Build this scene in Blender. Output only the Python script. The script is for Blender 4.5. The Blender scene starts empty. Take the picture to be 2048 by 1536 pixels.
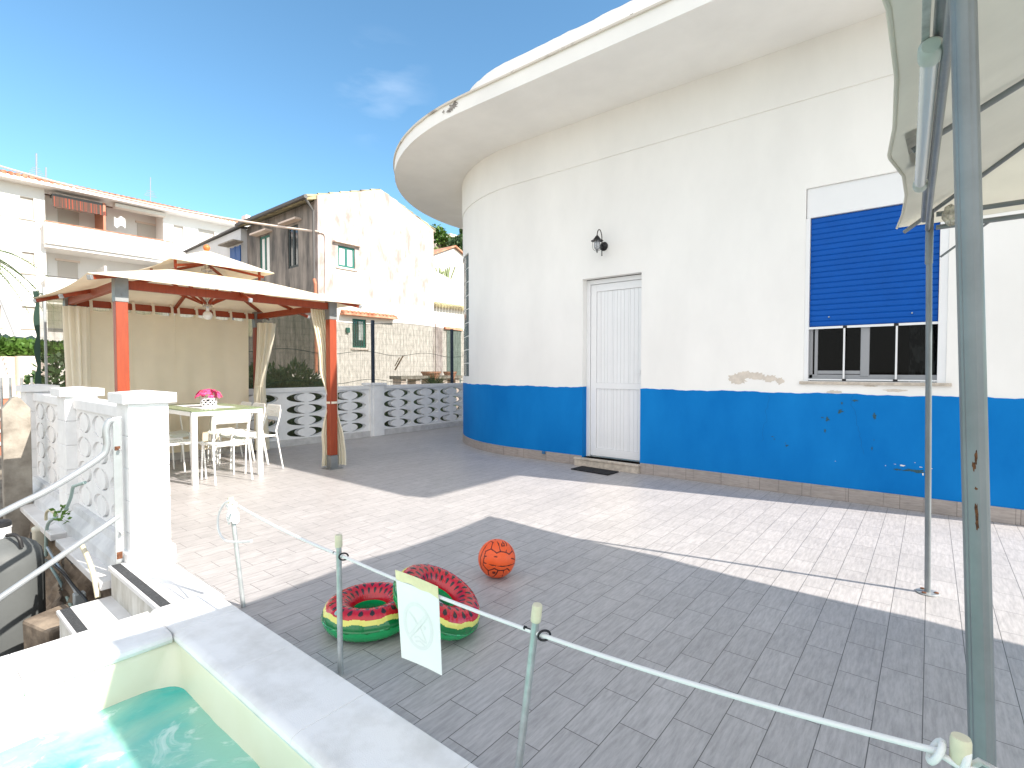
import bpy, bmesh, math, random
from mathutils import Vector, Matrix, Quaternion
from mathutils.geometry import tessellate_polygon
random.seed(7)
R_ = math.radians
S = bpy.context.scene
COL = S.collection
PI = math.pi

# ------------------------------------------------------------------ camera
F_PX, CX, CY, HZ, CAM_H = 1030.0, 1024.0, 768.0, 739.0, 1.16
YAW = R_(39.1); PITCH = math.atan((CY - HZ) / F_PX)
cam_d = bpy.data.cameras.new('camera'); cam = bpy.data.objects.new('camera', cam_d); COL.objects.link(cam)
cam_d.sensor_width = 36.0; cam_d.lens = 36.0 * F_PX / 2048.0
cam_d.clip_start = 0.05; cam_d.clip_end = 2000
cam.location = (0, 0, CAM_H)
cam.rotation_euler = (PI / 2 - PITCH, 0, YAW)
S.camera = cam
# ------------------------------------------------------------------ world, sun, exposure
SUN_AZ, SUN_EL = R_(12.6), R_(37.0)          # sun stands towards +X, a little +Y
w = bpy.data.worlds.new('World'); S.world = w; w.use_nodes = True
nt = w.node_tree; bg = nt.nodes['Background']
sky = nt.nodes.new('ShaderNodeTexSky'); sky.sky_type = 'NISHITA'; sky.sun_disc = False
sky.sun_elevation = SUN_EL; sky.sun_rotation = PI / 2 - SUN_AZ
sky.altitude = 0; sky.air_density = 1.0; sky.dust_density = 0.3; sky.ozone_density = 1.5
# thin cirrus wisps, laid out by direction in the sky
tc = nt.nodes.new('ShaderNodeTexCoord'); mp = nt.nodes.new('ShaderNodeMapping')
mp.inputs['Scale'].default_value = (5, 5, 16)
nz = nt.nodes.new('ShaderNodeTexNoise'); nz.inputs['Scale'].default_value = 1.6; nz.inputs['Detail'].default_value = 8
rp = nt.nodes.new('ShaderNodeValToRGB'); rp.color_ramp.elements[0].position = .5; rp.color_ramp.elements[1].position = .95
rp.color_ramp.elements[1].color = (.5, .5, .5, 1)
mx = nt.nodes.new('ShaderNodeMix'); mx.data_type = 'RGBA'
mx.inputs[7].default_value = (6, 6.4, 7, 1)
nt.links.new(tc.outputs['Generated'], mp.inputs[0]); nt.links.new(mp.outputs[0], nz.inputs[0]); nt.links.new(nz.outputs[0], rp.inputs[0])
_cd = Matrix.Rotation(YAW, 3, 'Z') @ Vector(((765 - CX) / F_PX, 1, (739 - 195) / F_PX)).normalized()   # direction of the one small cloud
dp = nt.nodes.new('ShaderNodeVectorMath'); dp.operation = 'DOT_PRODUCT'; dp.inputs[1].default_value = _cd
nrm = nt.nodes.new('ShaderNodeVectorMath'); nrm.operation = 'NORMALIZE'; nt.links.new(tc.outputs['Generated'], nrm.inputs[0]); nt.links.new(nrm.outputs[0], dp.inputs[0])
mr_ = nt.nodes.new('ShaderNodeMapRange'); mr_.inputs[4].default_value = .5; mr_.inputs[1].default_value = math.cos(R_(5.5)); mr_.inputs[2].default_value = math.cos(R_(1)); nt.links.new(dp.outputs['Value'], mr_.inputs[0])
ml_ = nt.nodes.new('ShaderNodeMath'); ml_.operation = 'MULTIPLY'; nt.links.new(rp.outputs[0], ml_.inputs[0]); nt.links.new(mr_.outputs[0], ml_.inputs[1])
nt.links.new(ml_.outputs[0], mx.inputs[0]); hue = nt.nodes.new('ShaderNodeVectorMath'); hue.operation = 'MULTIPLY'; hue.inputs[1].default_value = (.76, 1.05, 1.08)   # coastal air: a touch more cyan
nt.links.new(sky.outputs[0], hue.inputs[0]); nt.links.new(hue.outputs[0], mx.inputs[6]); # added white sky glow, unseen behind and right of the camera, lifting the shade
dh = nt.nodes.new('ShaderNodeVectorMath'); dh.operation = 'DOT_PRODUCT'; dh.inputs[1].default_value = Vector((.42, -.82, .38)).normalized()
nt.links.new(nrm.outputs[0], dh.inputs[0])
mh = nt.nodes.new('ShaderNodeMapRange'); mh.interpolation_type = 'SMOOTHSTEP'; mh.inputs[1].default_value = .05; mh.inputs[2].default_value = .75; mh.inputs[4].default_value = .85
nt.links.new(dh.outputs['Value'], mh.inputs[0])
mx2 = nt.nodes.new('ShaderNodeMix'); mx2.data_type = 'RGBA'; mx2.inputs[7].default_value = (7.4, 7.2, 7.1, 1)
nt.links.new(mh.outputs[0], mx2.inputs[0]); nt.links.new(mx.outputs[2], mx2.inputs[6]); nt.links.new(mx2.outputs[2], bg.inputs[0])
bg.inputs[1].default_value = 0.116
sd = bpy.data.lights.new('sun', 'SUN'); sd.energy = 4.4; sd.angle = R_(0.5); sd.color = (1, .93, .84)
sun = bpy.data.objects.new('sun', sd); COL.objects.link(sun)
sdir = Vector((math.cos(SUN_AZ) * math.cos(SUN_EL), math.sin(SUN_AZ) * math.cos(SUN_EL), math.sin(SUN_EL)))
sun.rotation_euler = sdir.to_track_quat('Z', 'Y').to_euler(); sun.location = sdir * 30
S.view_settings.view_transform = 'Standard'; S.view_settings.look = 'None'
S.view_settings.exposure = 1.08; S.view_settings.gamma = 1
S.view_settings.use_white_balance = True; S.view_settings.white_balance_temperature = 6500; S.view_settings.white_balance_tint = 10
S.render.engine = 'CYCLES'
S.cycles.use_denoising = True
S.cycles.max_bounces = 10; S.cycles.diffuse_bounces = 6; S.cycles.transparent_max_bounces = 16

# ------------------------------------------------------------------ pixel -> point helpers (used only to read positions off the survey)
_F = Vector((-math.sin(YAW) * math.cos(PITCH), math.cos(YAW) * math.cos(PITCH), -math.sin(PITCH)))
_R = Vector((math.cos(YAW), math.sin(YAW), 0)); _U = _R.cross(_F); _C = Vector((0, 0, CAM_H))
def ray(x, y): return _F * F_PX + _R * (x - CX) - _U * (y - CY)
def gz(x, y, z=0.0): d = ray(x, y); return _C + d * ((z - CAM_H) / d.z)
def gY(x, y, Y): d = ray(x, y); return _C + d * (Y / d.y)
def gX(x, y, X): d = ray(x, y); return _C + d * (X / d.x)

# ------------------------------------------------------------------ materials
def mat(name, col, rough=.6, metal=0.0, var=0.0, vscale=8.0, bump=0.0, bscale=60.0, spec=.5, stretch=None, col2=None, ramp=(.35, .65), alpha=None, detail=6):
    m = bpy.data.materials.new(name); m.use_nodes = True
    t = m.node_tree; b = t.nodes['Principled BSDF']
    b.inputs['Base Color'].default_value = (*col, 1); b.inputs['Roughness'].default_value = rough
    b.inputs['Metallic'].default_value = metal; b.inputs['Specular IOR Level'].default_value = spec
    c = t.nodes.new('ShaderNodeTexCoord'); mp = t.nodes.new('ShaderNodeMapping')
    t.links.new(c.outputs['Object'], mp.inputs[0])
    if stretch: mp.inputs['Scale'].default_value = stretch
    if var or col2:
        n = t.nodes.new('ShaderNodeTexNoise'); n.inputs['Scale'].default_value = vscale; n.inputs['Detail'].default_value = detail
        n.inputs['Roughness'].default_value = .6
        t.links.new(mp.outputs[0], n.inputs[0])
        r = t.nodes.new('ShaderNodeValToRGB')
        r.color_ramp.elements[0].position = ramp[0]; r.color_ramp.elements[1].position = ramp[1]
        c2 = col2 or tuple(min(1, x * (1 + var)) for x in col)
        c1 = col if col2 else tuple(x * (1 - var) for x in col)
        r.color_ramp.elements[0].color = (*c1, 1); r.color_ramp.elements[1].color = (*c2, 1)
        t.links.new(n.outputs[0], r.inputs[0]); t.links.new(r.outputs[0], b.inputs['Base Color'])
    if bump:
        n2 = t.nodes.new('ShaderNodeTexNoise'); n2.inputs['Scale'].default_value = bscale; n2.inputs['Detail'].default_value = 5
        t.links.new(mp.outputs[0], n2.inputs[0])
        bp = t.nodes.new('ShaderNodeBump'); bp.inputs['Strength'].default_value = bump; bp.inputs['Distance'].default_value = .01
        t.links.new(n2.outputs[0], bp.inputs['Height']); t.links.new(bp.outputs[0], b.inputs['Normal'])
    return m

def fabric(name, col, trans=.35, var=.06):
    m = mat(name, col, .9, var=var, vscale=3, bump=.15, bscale=400, spec=.1)
    t = m.node_tree; b = t.nodes['Principled BSDF']; out = t.nodes['Material Output']
    tr = t.nodes.new('ShaderNodeBsdfTranslucent'); tr.inputs[0].default_value = (*col, 1)
    mx = t.nodes.new('ShaderNodeMixShader'); mx.inputs[0].default_value = trans
    t.links.new(b.outputs[0], mx.inputs[1]); t.links.new(tr.outputs[0], mx.inputs[2]); t.links.new(mx.outputs[0], out.inputs[0])
    return m

def tile_mat(name, bw, rh, phase, swap, base=(.30, .285, .28), mortar=(.10, .096, .092), msize=.0016, rough=.42):
    m = bpy.data.materials.new(name); m.use_nodes = True
    t = m.node_tree; b = t.nodes['Principled BSDF']; L = t.links.new
    c = t.nodes.new('ShaderNodeTexCoord'); sp = t.nodes.new('ShaderNodeSeparateXYZ'); L(c.outputs['Object'], sp.inputs[0])
    cb = t.nodes.new('ShaderNodeCombineXYZ')
    a = t.nodes.new('ShaderNodeMath'); a.operation = 'ADD'; a.inputs[1].default_value = 100 * bw - phase
    a2 = t.nodes.new('ShaderNodeMath'); a2.operation = 'ADD'; a2.inputs[1].default_value = 200 * rh
    if swap == 'floor': L(sp.outputs[1], a.inputs[0]); L(sp.outputs[0], a2.inputs[0])
    elif swap == 'x': L(sp.outputs[0], a.inputs[0]); L(sp.outputs[2], a2.inputs[0])
    L(a.outputs[0], cb.inputs[0]); L(a2.outputs[0], cb.inputs[1])
    br = t.nodes.new('ShaderNodeTexBrick'); br.offset = .5; br.squash = 1
    br.inputs['Scale'].default_value = 1; br.inputs['Brick Width'].default_value = bw; br.inputs['Row Height'].default_value = rh
    br.inputs['Mortar Size'].default_value = msize; br.inputs['Mortar Smooth'].default_value = .2; br.inputs['Bias'].default_value = 0
    br.inputs['Color1'].default_value = (0, 0, 0, 1); br.inputs['Color2'].default_value = (1, 1, 1, 1)
    L(cb.outputs[0], br.inputs['Vector'])
    # per tile shift of the grain
    vm = t.nodes.new('ShaderNodeVectorMath'); vm.operation = 'MULTIPLY_ADD'; vm.inputs[1].default_value = (7, 7, 7)
    L(br.outputs['Color'], vm.inputs[0]); L(cb.outputs[0], vm.inputs[2])
    mp = t.nodes.new('ShaderNodeMapping'); mp.inputs['Scale'].default_value = (11, 75, 20); L(vm.outputs[0], mp.inputs[0])
    n = t.nodes.new('ShaderNodeTexNoise'); n.inputs['Scale'].default_value = 1; n.inputs['Detail'].default_value = 9; n.inputs['Roughness'].default_value = .7
    L(mp.outputs[0], n.inputs[0])
    r = t.nodes.new('ShaderNodeValToRGB'); r.color_ramp.elements[0].position = .33; r.color_ramp.elements[1].position = .62
    r.color_ramp.elements[0].color = (*[x * .74 for x in base], 1); r.color_ramp.elements[1].color = (*[x * 1.08 for x in base], 1)
    L(n.outputs[0], r.inputs[0])
    n3 = t.nodes.new('ShaderNodeTexNoise'); n3.inputs['Scale'].default_value = 2.2; n3.inputs['Detail'].default_value = 4; L(c.outputs['Object'], n3.inputs[0])
    mm = t.nodes.new('ShaderNodeMix'); mm.data_type = 'RGBA'; mm.blend_type = 'MULTIPLY'; mm.inputs[0].default_value = .25
    L(r.outputs[0], mm.inputs[6]); L(n3.outputs[0], mm.inputs[7])
    tv = t.nodes.new('ShaderNodeMix'); tv.data_type = 'RGBA'; tv.blend_type = 'MULTIPLY'; tv.inputs[0].default_value = .08
    L(mm.outputs[2], tv.inputs[6]); L(br.outputs['Color'], tv.inputs[7])
    fm = t.nodes.new('ShaderNodeMix'); fm.data_type = 'RGBA'; L(br.outputs['Fac'], fm.inputs[0]); L(tv.outputs[2], fm.inputs[6]); fm.inputs[7].default_value = (*mortar, 1)
    L(fm.outputs[2], b.inputs['Base Color']); b.inputs['Roughness'].default_value = rough
    bp = t.nodes.new('ShaderNodeBump'); bp.inputs['Strength'].default_value = .25; bp.inputs['Distance'].default_value = .003; bp.invert = True
    L(br.outputs['Fac'], bp.inputs['Height'])
    bp2 = t.nodes.new('ShaderNodeBump'); bp2.inputs['Strength'].default_value = .12; bp2.inputs['Distance'].default_value = .002
    L(n.outputs[0], bp2.inputs['Height']); L(bp.outputs[0], bp2.inputs['Normal']); L(bp2.outputs[0], b.inputs['Normal'])
    return m

def glass(name, tint=(.9, .95, .93), rough=.02, mixf=.12, opaque=None, ior=1.5):
    """thin glass: clear film plus fresnel reflection (geometry carries the thickness)"""
    m = bpy.data.materials.new(name); m.use_nodes = True; t = m.node_tree; t.nodes.clear()
    o = t.nodes.new('ShaderNodeOutputMaterial'); g = t.nodes.new('ShaderNodeBsdfGlossy'); g.inputs['Roughness'].default_value = rough
    tr = t.nodes.new('ShaderNodeBsdfTransparent'); tr.inputs[0].default_value = (*tint, 1)
    lw = t.nodes.new('ShaderNodeFresnel'); lw.inputs[0].default_value = ior
    mx = t.nodes.new('ShaderNodeMixShader'); t.links.new(lw.outputs[0], mx.inputs[0]); t.links.new(tr.outputs[0], mx.inputs[1]); t.links.new(g.outputs[0], mx.inputs[2])
    if opaque:
        df = t.nodes.new('ShaderNodeBsdfDiffuse'); df.inputs[0].default_value = (*opaque[0], 1)
        m2 = t.nodes.new('ShaderNodeMixShader'); m2.inputs[0].default_value = opaque[1]
        t.links.new(mx.outputs[0], m2.inputs[1]); t.links.new(df.outputs[0], m2.inputs[2]); t.links.new(m2.outputs[0], o.inputs[0])
    else: t.links.new(mx.outputs[0], o.inputs[0])
    return m

def net_mat(name, col, cover):
    m = bpy.data.materials.new(name); m.use_nodes = True; t = m.node_tree; t.nodes.clear(); L = t.links.new
    o = t.nodes.new('ShaderNodeOutputMaterial'); d = t.nodes.new('ShaderNodeBsdfDiffuse'); d.inputs[0].default_value = (*col, 1)
    tr = t.nodes.new('ShaderNodeBsdfTransparent'); mx = t.nodes.new('ShaderNodeMixShader')
    c = t.nodes.new('ShaderNodeTexCoord'); mp = t.nodes.new('ShaderNodeMapping'); mp.inputs['Scale'].default_value = (1, 30, 9); L(c.outputs['Object'], mp.inputs[0])
    n = t.nodes.new('ShaderNodeTexNoise'); n.inputs['Scale'].default_value = 1; n.inputs['Detail'].default_value = 5; L(mp.outputs[0], n.inputs[0])
    mr = t.nodes.new('ShaderNodeMapRange'); mr.inputs[1].default_value = .3; mr.inputs[2].default_value = .7
    mr.inputs[3].default_value = cover - .1; mr.inputs[4].default_value = cover + .1; L(n.outputs[0], mr.inputs[0])
    L(mr.outputs[0], mx.inputs[0]); L(tr.outputs[0], mx.inputs[1]); L(d.outputs[0], mx.inputs[2]); L(mx.outputs[0], o.inputs[0])
    return m

M = {}
M['white'] = mat('white_paint', (.835, .825, .80), .75, var=.045, vscale=1.3, stretch=(1, 1, .45), bump=.12, bscale=25)
M['white_block'] = mat('white_block_paint', (.85, .85, .845), .7, var=.05, vscale=7, bump=.25, bscale=45)
M['white_cap'] = mat('white_cap_paint', (.8, .8, .8), .7, var=.04, vscale=9, bump=.15, bscale=60)
M['eave'] = mat('eave_paint', (.87, .86, .83), .8, var=.04, vscale=1.5, bump=.1, bscale=20)
M['blue'] = mat('blue_wall_paint', (.0, .150, .47), .7, spec=.12, col2=(.004, .195, .55), vscale=1.6, stretch=(1, 1, .5), bump=.12, bscale=30)
M['shutter'] = mat('blue_shutter', (.0, .085, .40), .5, spec=.2, var=.05, vscale=5)
M['pvc'] = mat('white_pvc', (.78, .79, .80), .35, var=.015, vscale=4)
M['alu'] = mat('grey_aluminium', (.30, .31, .33), .4, .3)
M['dark'] = mat('dark_gap', (.02, .02, .022), .8)
M['black'] = mat('black_metal', (.012, .012, .014), .38, .3, bump=.1, bscale=200)
M['mat'] = mat('black_doormat', (.012, .012, .014), .95, var=.4, vscale=120, bump=.8, bscale=350)
M['stone'] = mat('sill_stone', (.50, .44, .37), .7, var=.2, vscale=18, bump=.3)
M['marble'] = mat('white_marble', (.62, .61, .60), .45, col2=(.74, .73, .72), vscale=5, ramp=(.3, .6), bump=.05, bscale=80)
M['coping'] = mat('pool_coping_stone', (.64, .625, .60), .5, col2=(.80, .79, .78), vscale=5.5, ramp=(.28, .55), bump=.18, bscale=260)
M['grip'] = mat('black_grip_strip', (.045, .047, .05), .95, var=.3, vscale=90, bump=.6, bscale=300)
M['basin'] = mat('cream_pool_liner', (.72, .69, .53), .35, col2=(.76, .74, .60), vscale=2.5)
M['galv'] = mat('painted_steel_grey', (.195, .215, .225), .42, .25, var=.12, vscale=6, bump=.08)
M['galvpole'] = mat('galvanised_tube', (.42, .44, .44), .38, .55, var=.12, vscale=30, bump=.1)
M['rust'] = mat('rust', (.13, .05, .022), .9, var=.5, vscale=60, bump=.5, bscale=150)
M['cap'] = mat('yellowed_plastic', (.62, .58, .42), .5, var=.1, vscale=20)
M['rope'] = mat('white_rope', (.80, .80, .79), .6, bump=.4, bscale=500)
M['orange'] = mat('orange_rubber', (.82, .10, .015), .42, var=.08, vscale=20, bump=.1, bscale=300)
M['orangeline'] = mat('black_seam', (.10, .010, .005), .6)
M['woodred'] = mat('red_stained_wood', (.24, .032, .005), .5, col2=(.30, .044, .008), vscale=6, stretch=(8, 8, 1), bump=.15, bscale=40)
M['woodfin'] = mat('orange_finial_wood', (.55, .17, .045), .45, var=.15, vscale=20)
M['bracket'] = mat('grey_bracket', (.22, .225, .225), .5, .4, var=.1)
M['chrome'] = mat('chrome', (.6, .6, .6), .2, .9)
M['canvas'] = fabric('cream_canvas', (.86, .78, .64), .30)
M['curtain'] = fabric('beige_curtain', (.93, .86, .72), .5, .05)
M['curtain2'] = fabric('cream_curtain', (.95, .91, .80), .5, .04)
M['tent'] = fabric('grey_tent_fabric', (.71, .70, .64), .56, .10)
M['tape'] = mat('grey_tape', (.38, .37, .33), .4, var=.2, vscale=30)
M['chair'] = mat('white_chair_enamel', (.83, .83, .80), .35)
M['tglass'] = glass('green_table_glass', (.62, .78, .55), .03, opaque=((.45, .55, .33), .35))
M['runner'] = mat('grey_table_runner', (.62, .63, .64), .9, var=.1, vscale=80)
M['bulb'] = mat('frosted_bulb', (.8, .8, .78), .15, spec=.8)
M['vase'] = mat('white_ceramic', (.82, .82, .80), .25)
M['pink'] = mat('pink_petals', (.78, .02, .16), .6, col2=(.85, .12, .28), vscale=30)
M['red'] = mat('ring_red_vinyl', (.50, .006, .02), .16, var=.12, vscale=9, spec=.7)
M['seed'] = mat('ring_seed_print', (.035, .022, .022), .2)
M['yellow'] = mat('ring_yellow_vinyl', (.72, .68, .16), .16)
M['dgreen'] = mat('ring_dark_green_vinyl', (.004, .17, .045), .16, spec=.7)
M['green'] = mat('ring_green_vinyl', (.006, .36, .11), .14, spec=.7)
M['clearv'] = mat('valve_plastic', (.25, .45, .42), .2)
M['sheet'] = mat('laminated_white_sheet', (.80, .81, .79), .3, var=.02, vscale=10)
M['sheetyellow'] = mat('yellowed_tape', (.72, .66, .40), .4, var=.1, vscale=20)
M['sheetgrey'] = mat('faded_grey_print', (.735, .745, .735), .4)
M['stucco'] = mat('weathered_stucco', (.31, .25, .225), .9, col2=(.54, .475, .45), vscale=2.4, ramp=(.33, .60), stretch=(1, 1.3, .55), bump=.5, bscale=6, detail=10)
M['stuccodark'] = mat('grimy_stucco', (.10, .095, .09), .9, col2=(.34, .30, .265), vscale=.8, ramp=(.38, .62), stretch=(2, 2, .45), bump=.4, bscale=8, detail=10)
M['plaster'] = mat('pale_plaster', (.66, .62, .56), .85, var=.05, vscale=.5, bump=.2, bscale=6)
M['plasterp'] = mat('pinkish_plaster', (.72, .60, .52), .9, var=.1, vscale=.5)
M['plasterw'] = mat('white_apartment_paint', (.78, .76, .73), .85, var=.03, vscale=.3)
M['rooftile'] = mat('terracotta_tile', (.36, .12, .06), .85, col2=(.55, .33, .22), vscale=2.5, bump=.4, bscale=10)
M['oldtile'] = mat('lichened_tile', (.16, .13, .09), .9, col2=(.52, .46, .26), vscale=1.8, bump=.4, bscale=10)
M['greenpaint'] = mat('green_window_paint', (.01, .13, .10), .5)
M['blackpaint'] = mat('dark_window_paint', (.008, .02, .02), .5)
M['bluepaint'] = mat('blue_shutter_paint', (.02, .11, .35), .5)
M['paneW'] = mat('white_inner_shutter', (.75, .76, .75), .3)
M['pane'] = mat('dark_window_glass', (.03, .035, .04), .08, spec=.8)
M['pipe'] = mat('copper_coloured_pipe', (.42, .15, .08), .5)
M['zinc'] = mat('zinc_gutter', (.11, .105, .10), .6, .3)
M['awning'] = mat('striped_awning', (.05, .035, .025), .8, col2=(.26, .045, .02), vscale=1, stretch=(0, 14, 0), ramp=(.50, .56))
M['blinds'] = mat('cream_roller_blind', (.52, .48, .43), .8)
M['concrete'] = mat('raw_concrete', (.20, .175, .145), .95, col2=(.36, .33, .28), vscale=6, bump=.7, bscale=22)
M['rock'] = mat('rubble_rock', (.07, .05, .035), .95, col2=(.30, .24, .18), vscale=5, bump=1.0, bscale=14, detail=10)
M['earth'] = mat('dry_earth', (.14, .11, .08), 1, col2=(.30, .25, .19), vscale=3, bump=.8, bscale=20)
M['brick'] = mat('terracotta_step', (.33, .13, .08), .9, var=.3, vscale=6)
M['tank'] = mat('grey_plastic_tank', (.10, .108, .108), .6, var=.08, vscale=5)
M['pvcgreen'] = mat('pale_green_conduit', (.34, .46, .43), .5)
M['pvccream'] = mat('cream_conduit', (.58, .52, .37), .5)
M['rubber'] = mat('black_hose', (.015, .015, .016), .5)
M['leaf'] = mat('green_leaf', (.05, .11, .015), .6, col2=(.12, .24, .035), vscale=3)
M['leafd'] = mat('dark_leaf', (.022, .055, .018), .6, col2=(.06, .12, .03), vscale=3)
M['leafo'] = mat('olive_leaf', (.08, .10, .03), .7, col2=(.16, .19, .06), vscale=.8)
M['cactus'] = mat('pale_cactus', (.28, .33, .17), .7)
M['bark'] = mat('bark', (.12, .08, .05), .9, var=.3, bump=.6)
M['netm'] = net_mat('green_shade_net', (.13, .13, .075), .58)
M['wire'] = mat('green_fence_wire', (.02, .05, .035), .5, .3)
M['fpost'] = mat('dark_fence_post', (.03, .045, .07), .5, .3)
M['railp'] = mat('silver_painted_rail', (.40, .42, .43), .36, .6, var=.06, vscale=12)
M['skirt'] = tile_mat('skirting_tile', .36, .6, 0, 'x', base=(.42, .37, .34), mortar=(.14, .12, .11), msize=.002, rough=.5)
M['floor'] = tile_mat('terrace_tile', .268, .129, .037, 'floor', base=(.49, .467, .46))
def blockglass():
    m = glass('glass_block', (.55, .66, .66), .1, opaque=((.28, .36, .38), .35)); return m
M['gblock'] = blockglass()
def water_mat():
    m = bpy.data.materials.new('pool_water'); m.use_nodes = True; t = m.node_tree; t.nodes.clear(); L = t.links.new
    o = t.nodes.new('ShaderNodeOutputMaterial'); g = t.nodes.new('ShaderNodeBsdfGlossy'); g.inputs['Roughness'].default_value = .04
    tr = t.nodes.new('ShaderNodeBsdfTransparent'); tr.inputs[0].default_value = (.38, .93, .84, 1)
    sc = t.nodes.new('ShaderNodeBsdfDiffuse'); sc.inputs[0].default_value = (.02, .52, .47, 1)
    c0 = t.nodes.new('ShaderNodeTexCoord'); n0 = t.nodes.new('ShaderNodeTexNoise'); n0.inputs['Scale'].default_value = 1.7; n0.inputs['Detail'].default_value = 5; n0.inputs['Distortion'].default_value = .8
    r0 = t.nodes.new('ShaderNodeValToRGB'); r0.color_ramp.elements[0].position = .42; r0.color_ramp.elements[1].position = .60
    r0.color_ramp.elements[0].color = (.12, .70, .66, 1); r0.color_ramp.elements[1].color = (.46, .88, .74, 1)
    L(c0.outputs['Object'], n0.inputs[0]); L(n0.outputs[0], r0.inputs[0]); L(r0.outputs[0], sc.inputs[0])
    m1 = t.nodes.new('ShaderNodeMixShader'); m1.inputs[0].default_value = .62; L(tr.outputs[0], m1.inputs[1]); L(sc.outputs[0], m1.inputs[2])
    f = t.nodes.new('ShaderNodeFresnel'); f.inputs[0].default_value = 1.33
    m2 = t.nodes.new('ShaderNodeMixShader'); L(f.outputs[0], m2.inputs[0]); L(m1.outputs[0], m2.inputs[1]); L(g.outputs[0], m2.inputs[2])
    c = t.nodes.new('ShaderNodeTexCoord'); n = t.nodes.new('ShaderNodeTexNoise'); n.inputs['Scale'].default_value = 9; n.inputs['Detail'].default_value = 4; n.inputs['Distortion'].default_value = 1.2
    L(c.outputs['Object'], n.inputs[0]); b = t.nodes.new('ShaderNodeBump'); b.inputs['Strength'].default_value = .4; b.inputs['Distance'].default_value = .03
    L(n.outputs[0], b.inputs['Height']); L(b.outputs[0], g.inputs['Normal']); L(b.outputs[0], f.inputs['Normal'])
    # churned bubbles
    n2 = t.nodes.new('ShaderNodeTexNoise'); n2.inputs['Scale'].default_value = 5.5; n2.inputs['Detail'].default_value = 9; n2.inputs['Roughness'].default_value = .62; n2.inputs['Distortion'].default_value = 1.8
    L(c.outputs['Object'], n2.inputs[0]); r = t.nodes.new('ShaderNodeValToRGB'); r.color_ramp.elements[0].position = .565; r.color_ramp.elements[1].position = .66
    r.color_ramp.elements[1].color = (.6, .6, .6, 1)
    L(n2.outputs[0], r.inputs[0]); wd = t.nodes.new('ShaderNodeBsdfDiffuse'); wd.inputs[0].default_value = (.72, .84, .80, 1)
    m3 = t.nodes.new('ShaderNodeMixShader'); L(r.outputs[0], m3.inputs[0]); L(m2.outputs[0], m3.inputs[1]); L(wd.outputs[0], m3.inputs[2])
    L(m3.outputs[0], o.inputs[0]); return m
M['water'] = water_mat()

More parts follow.
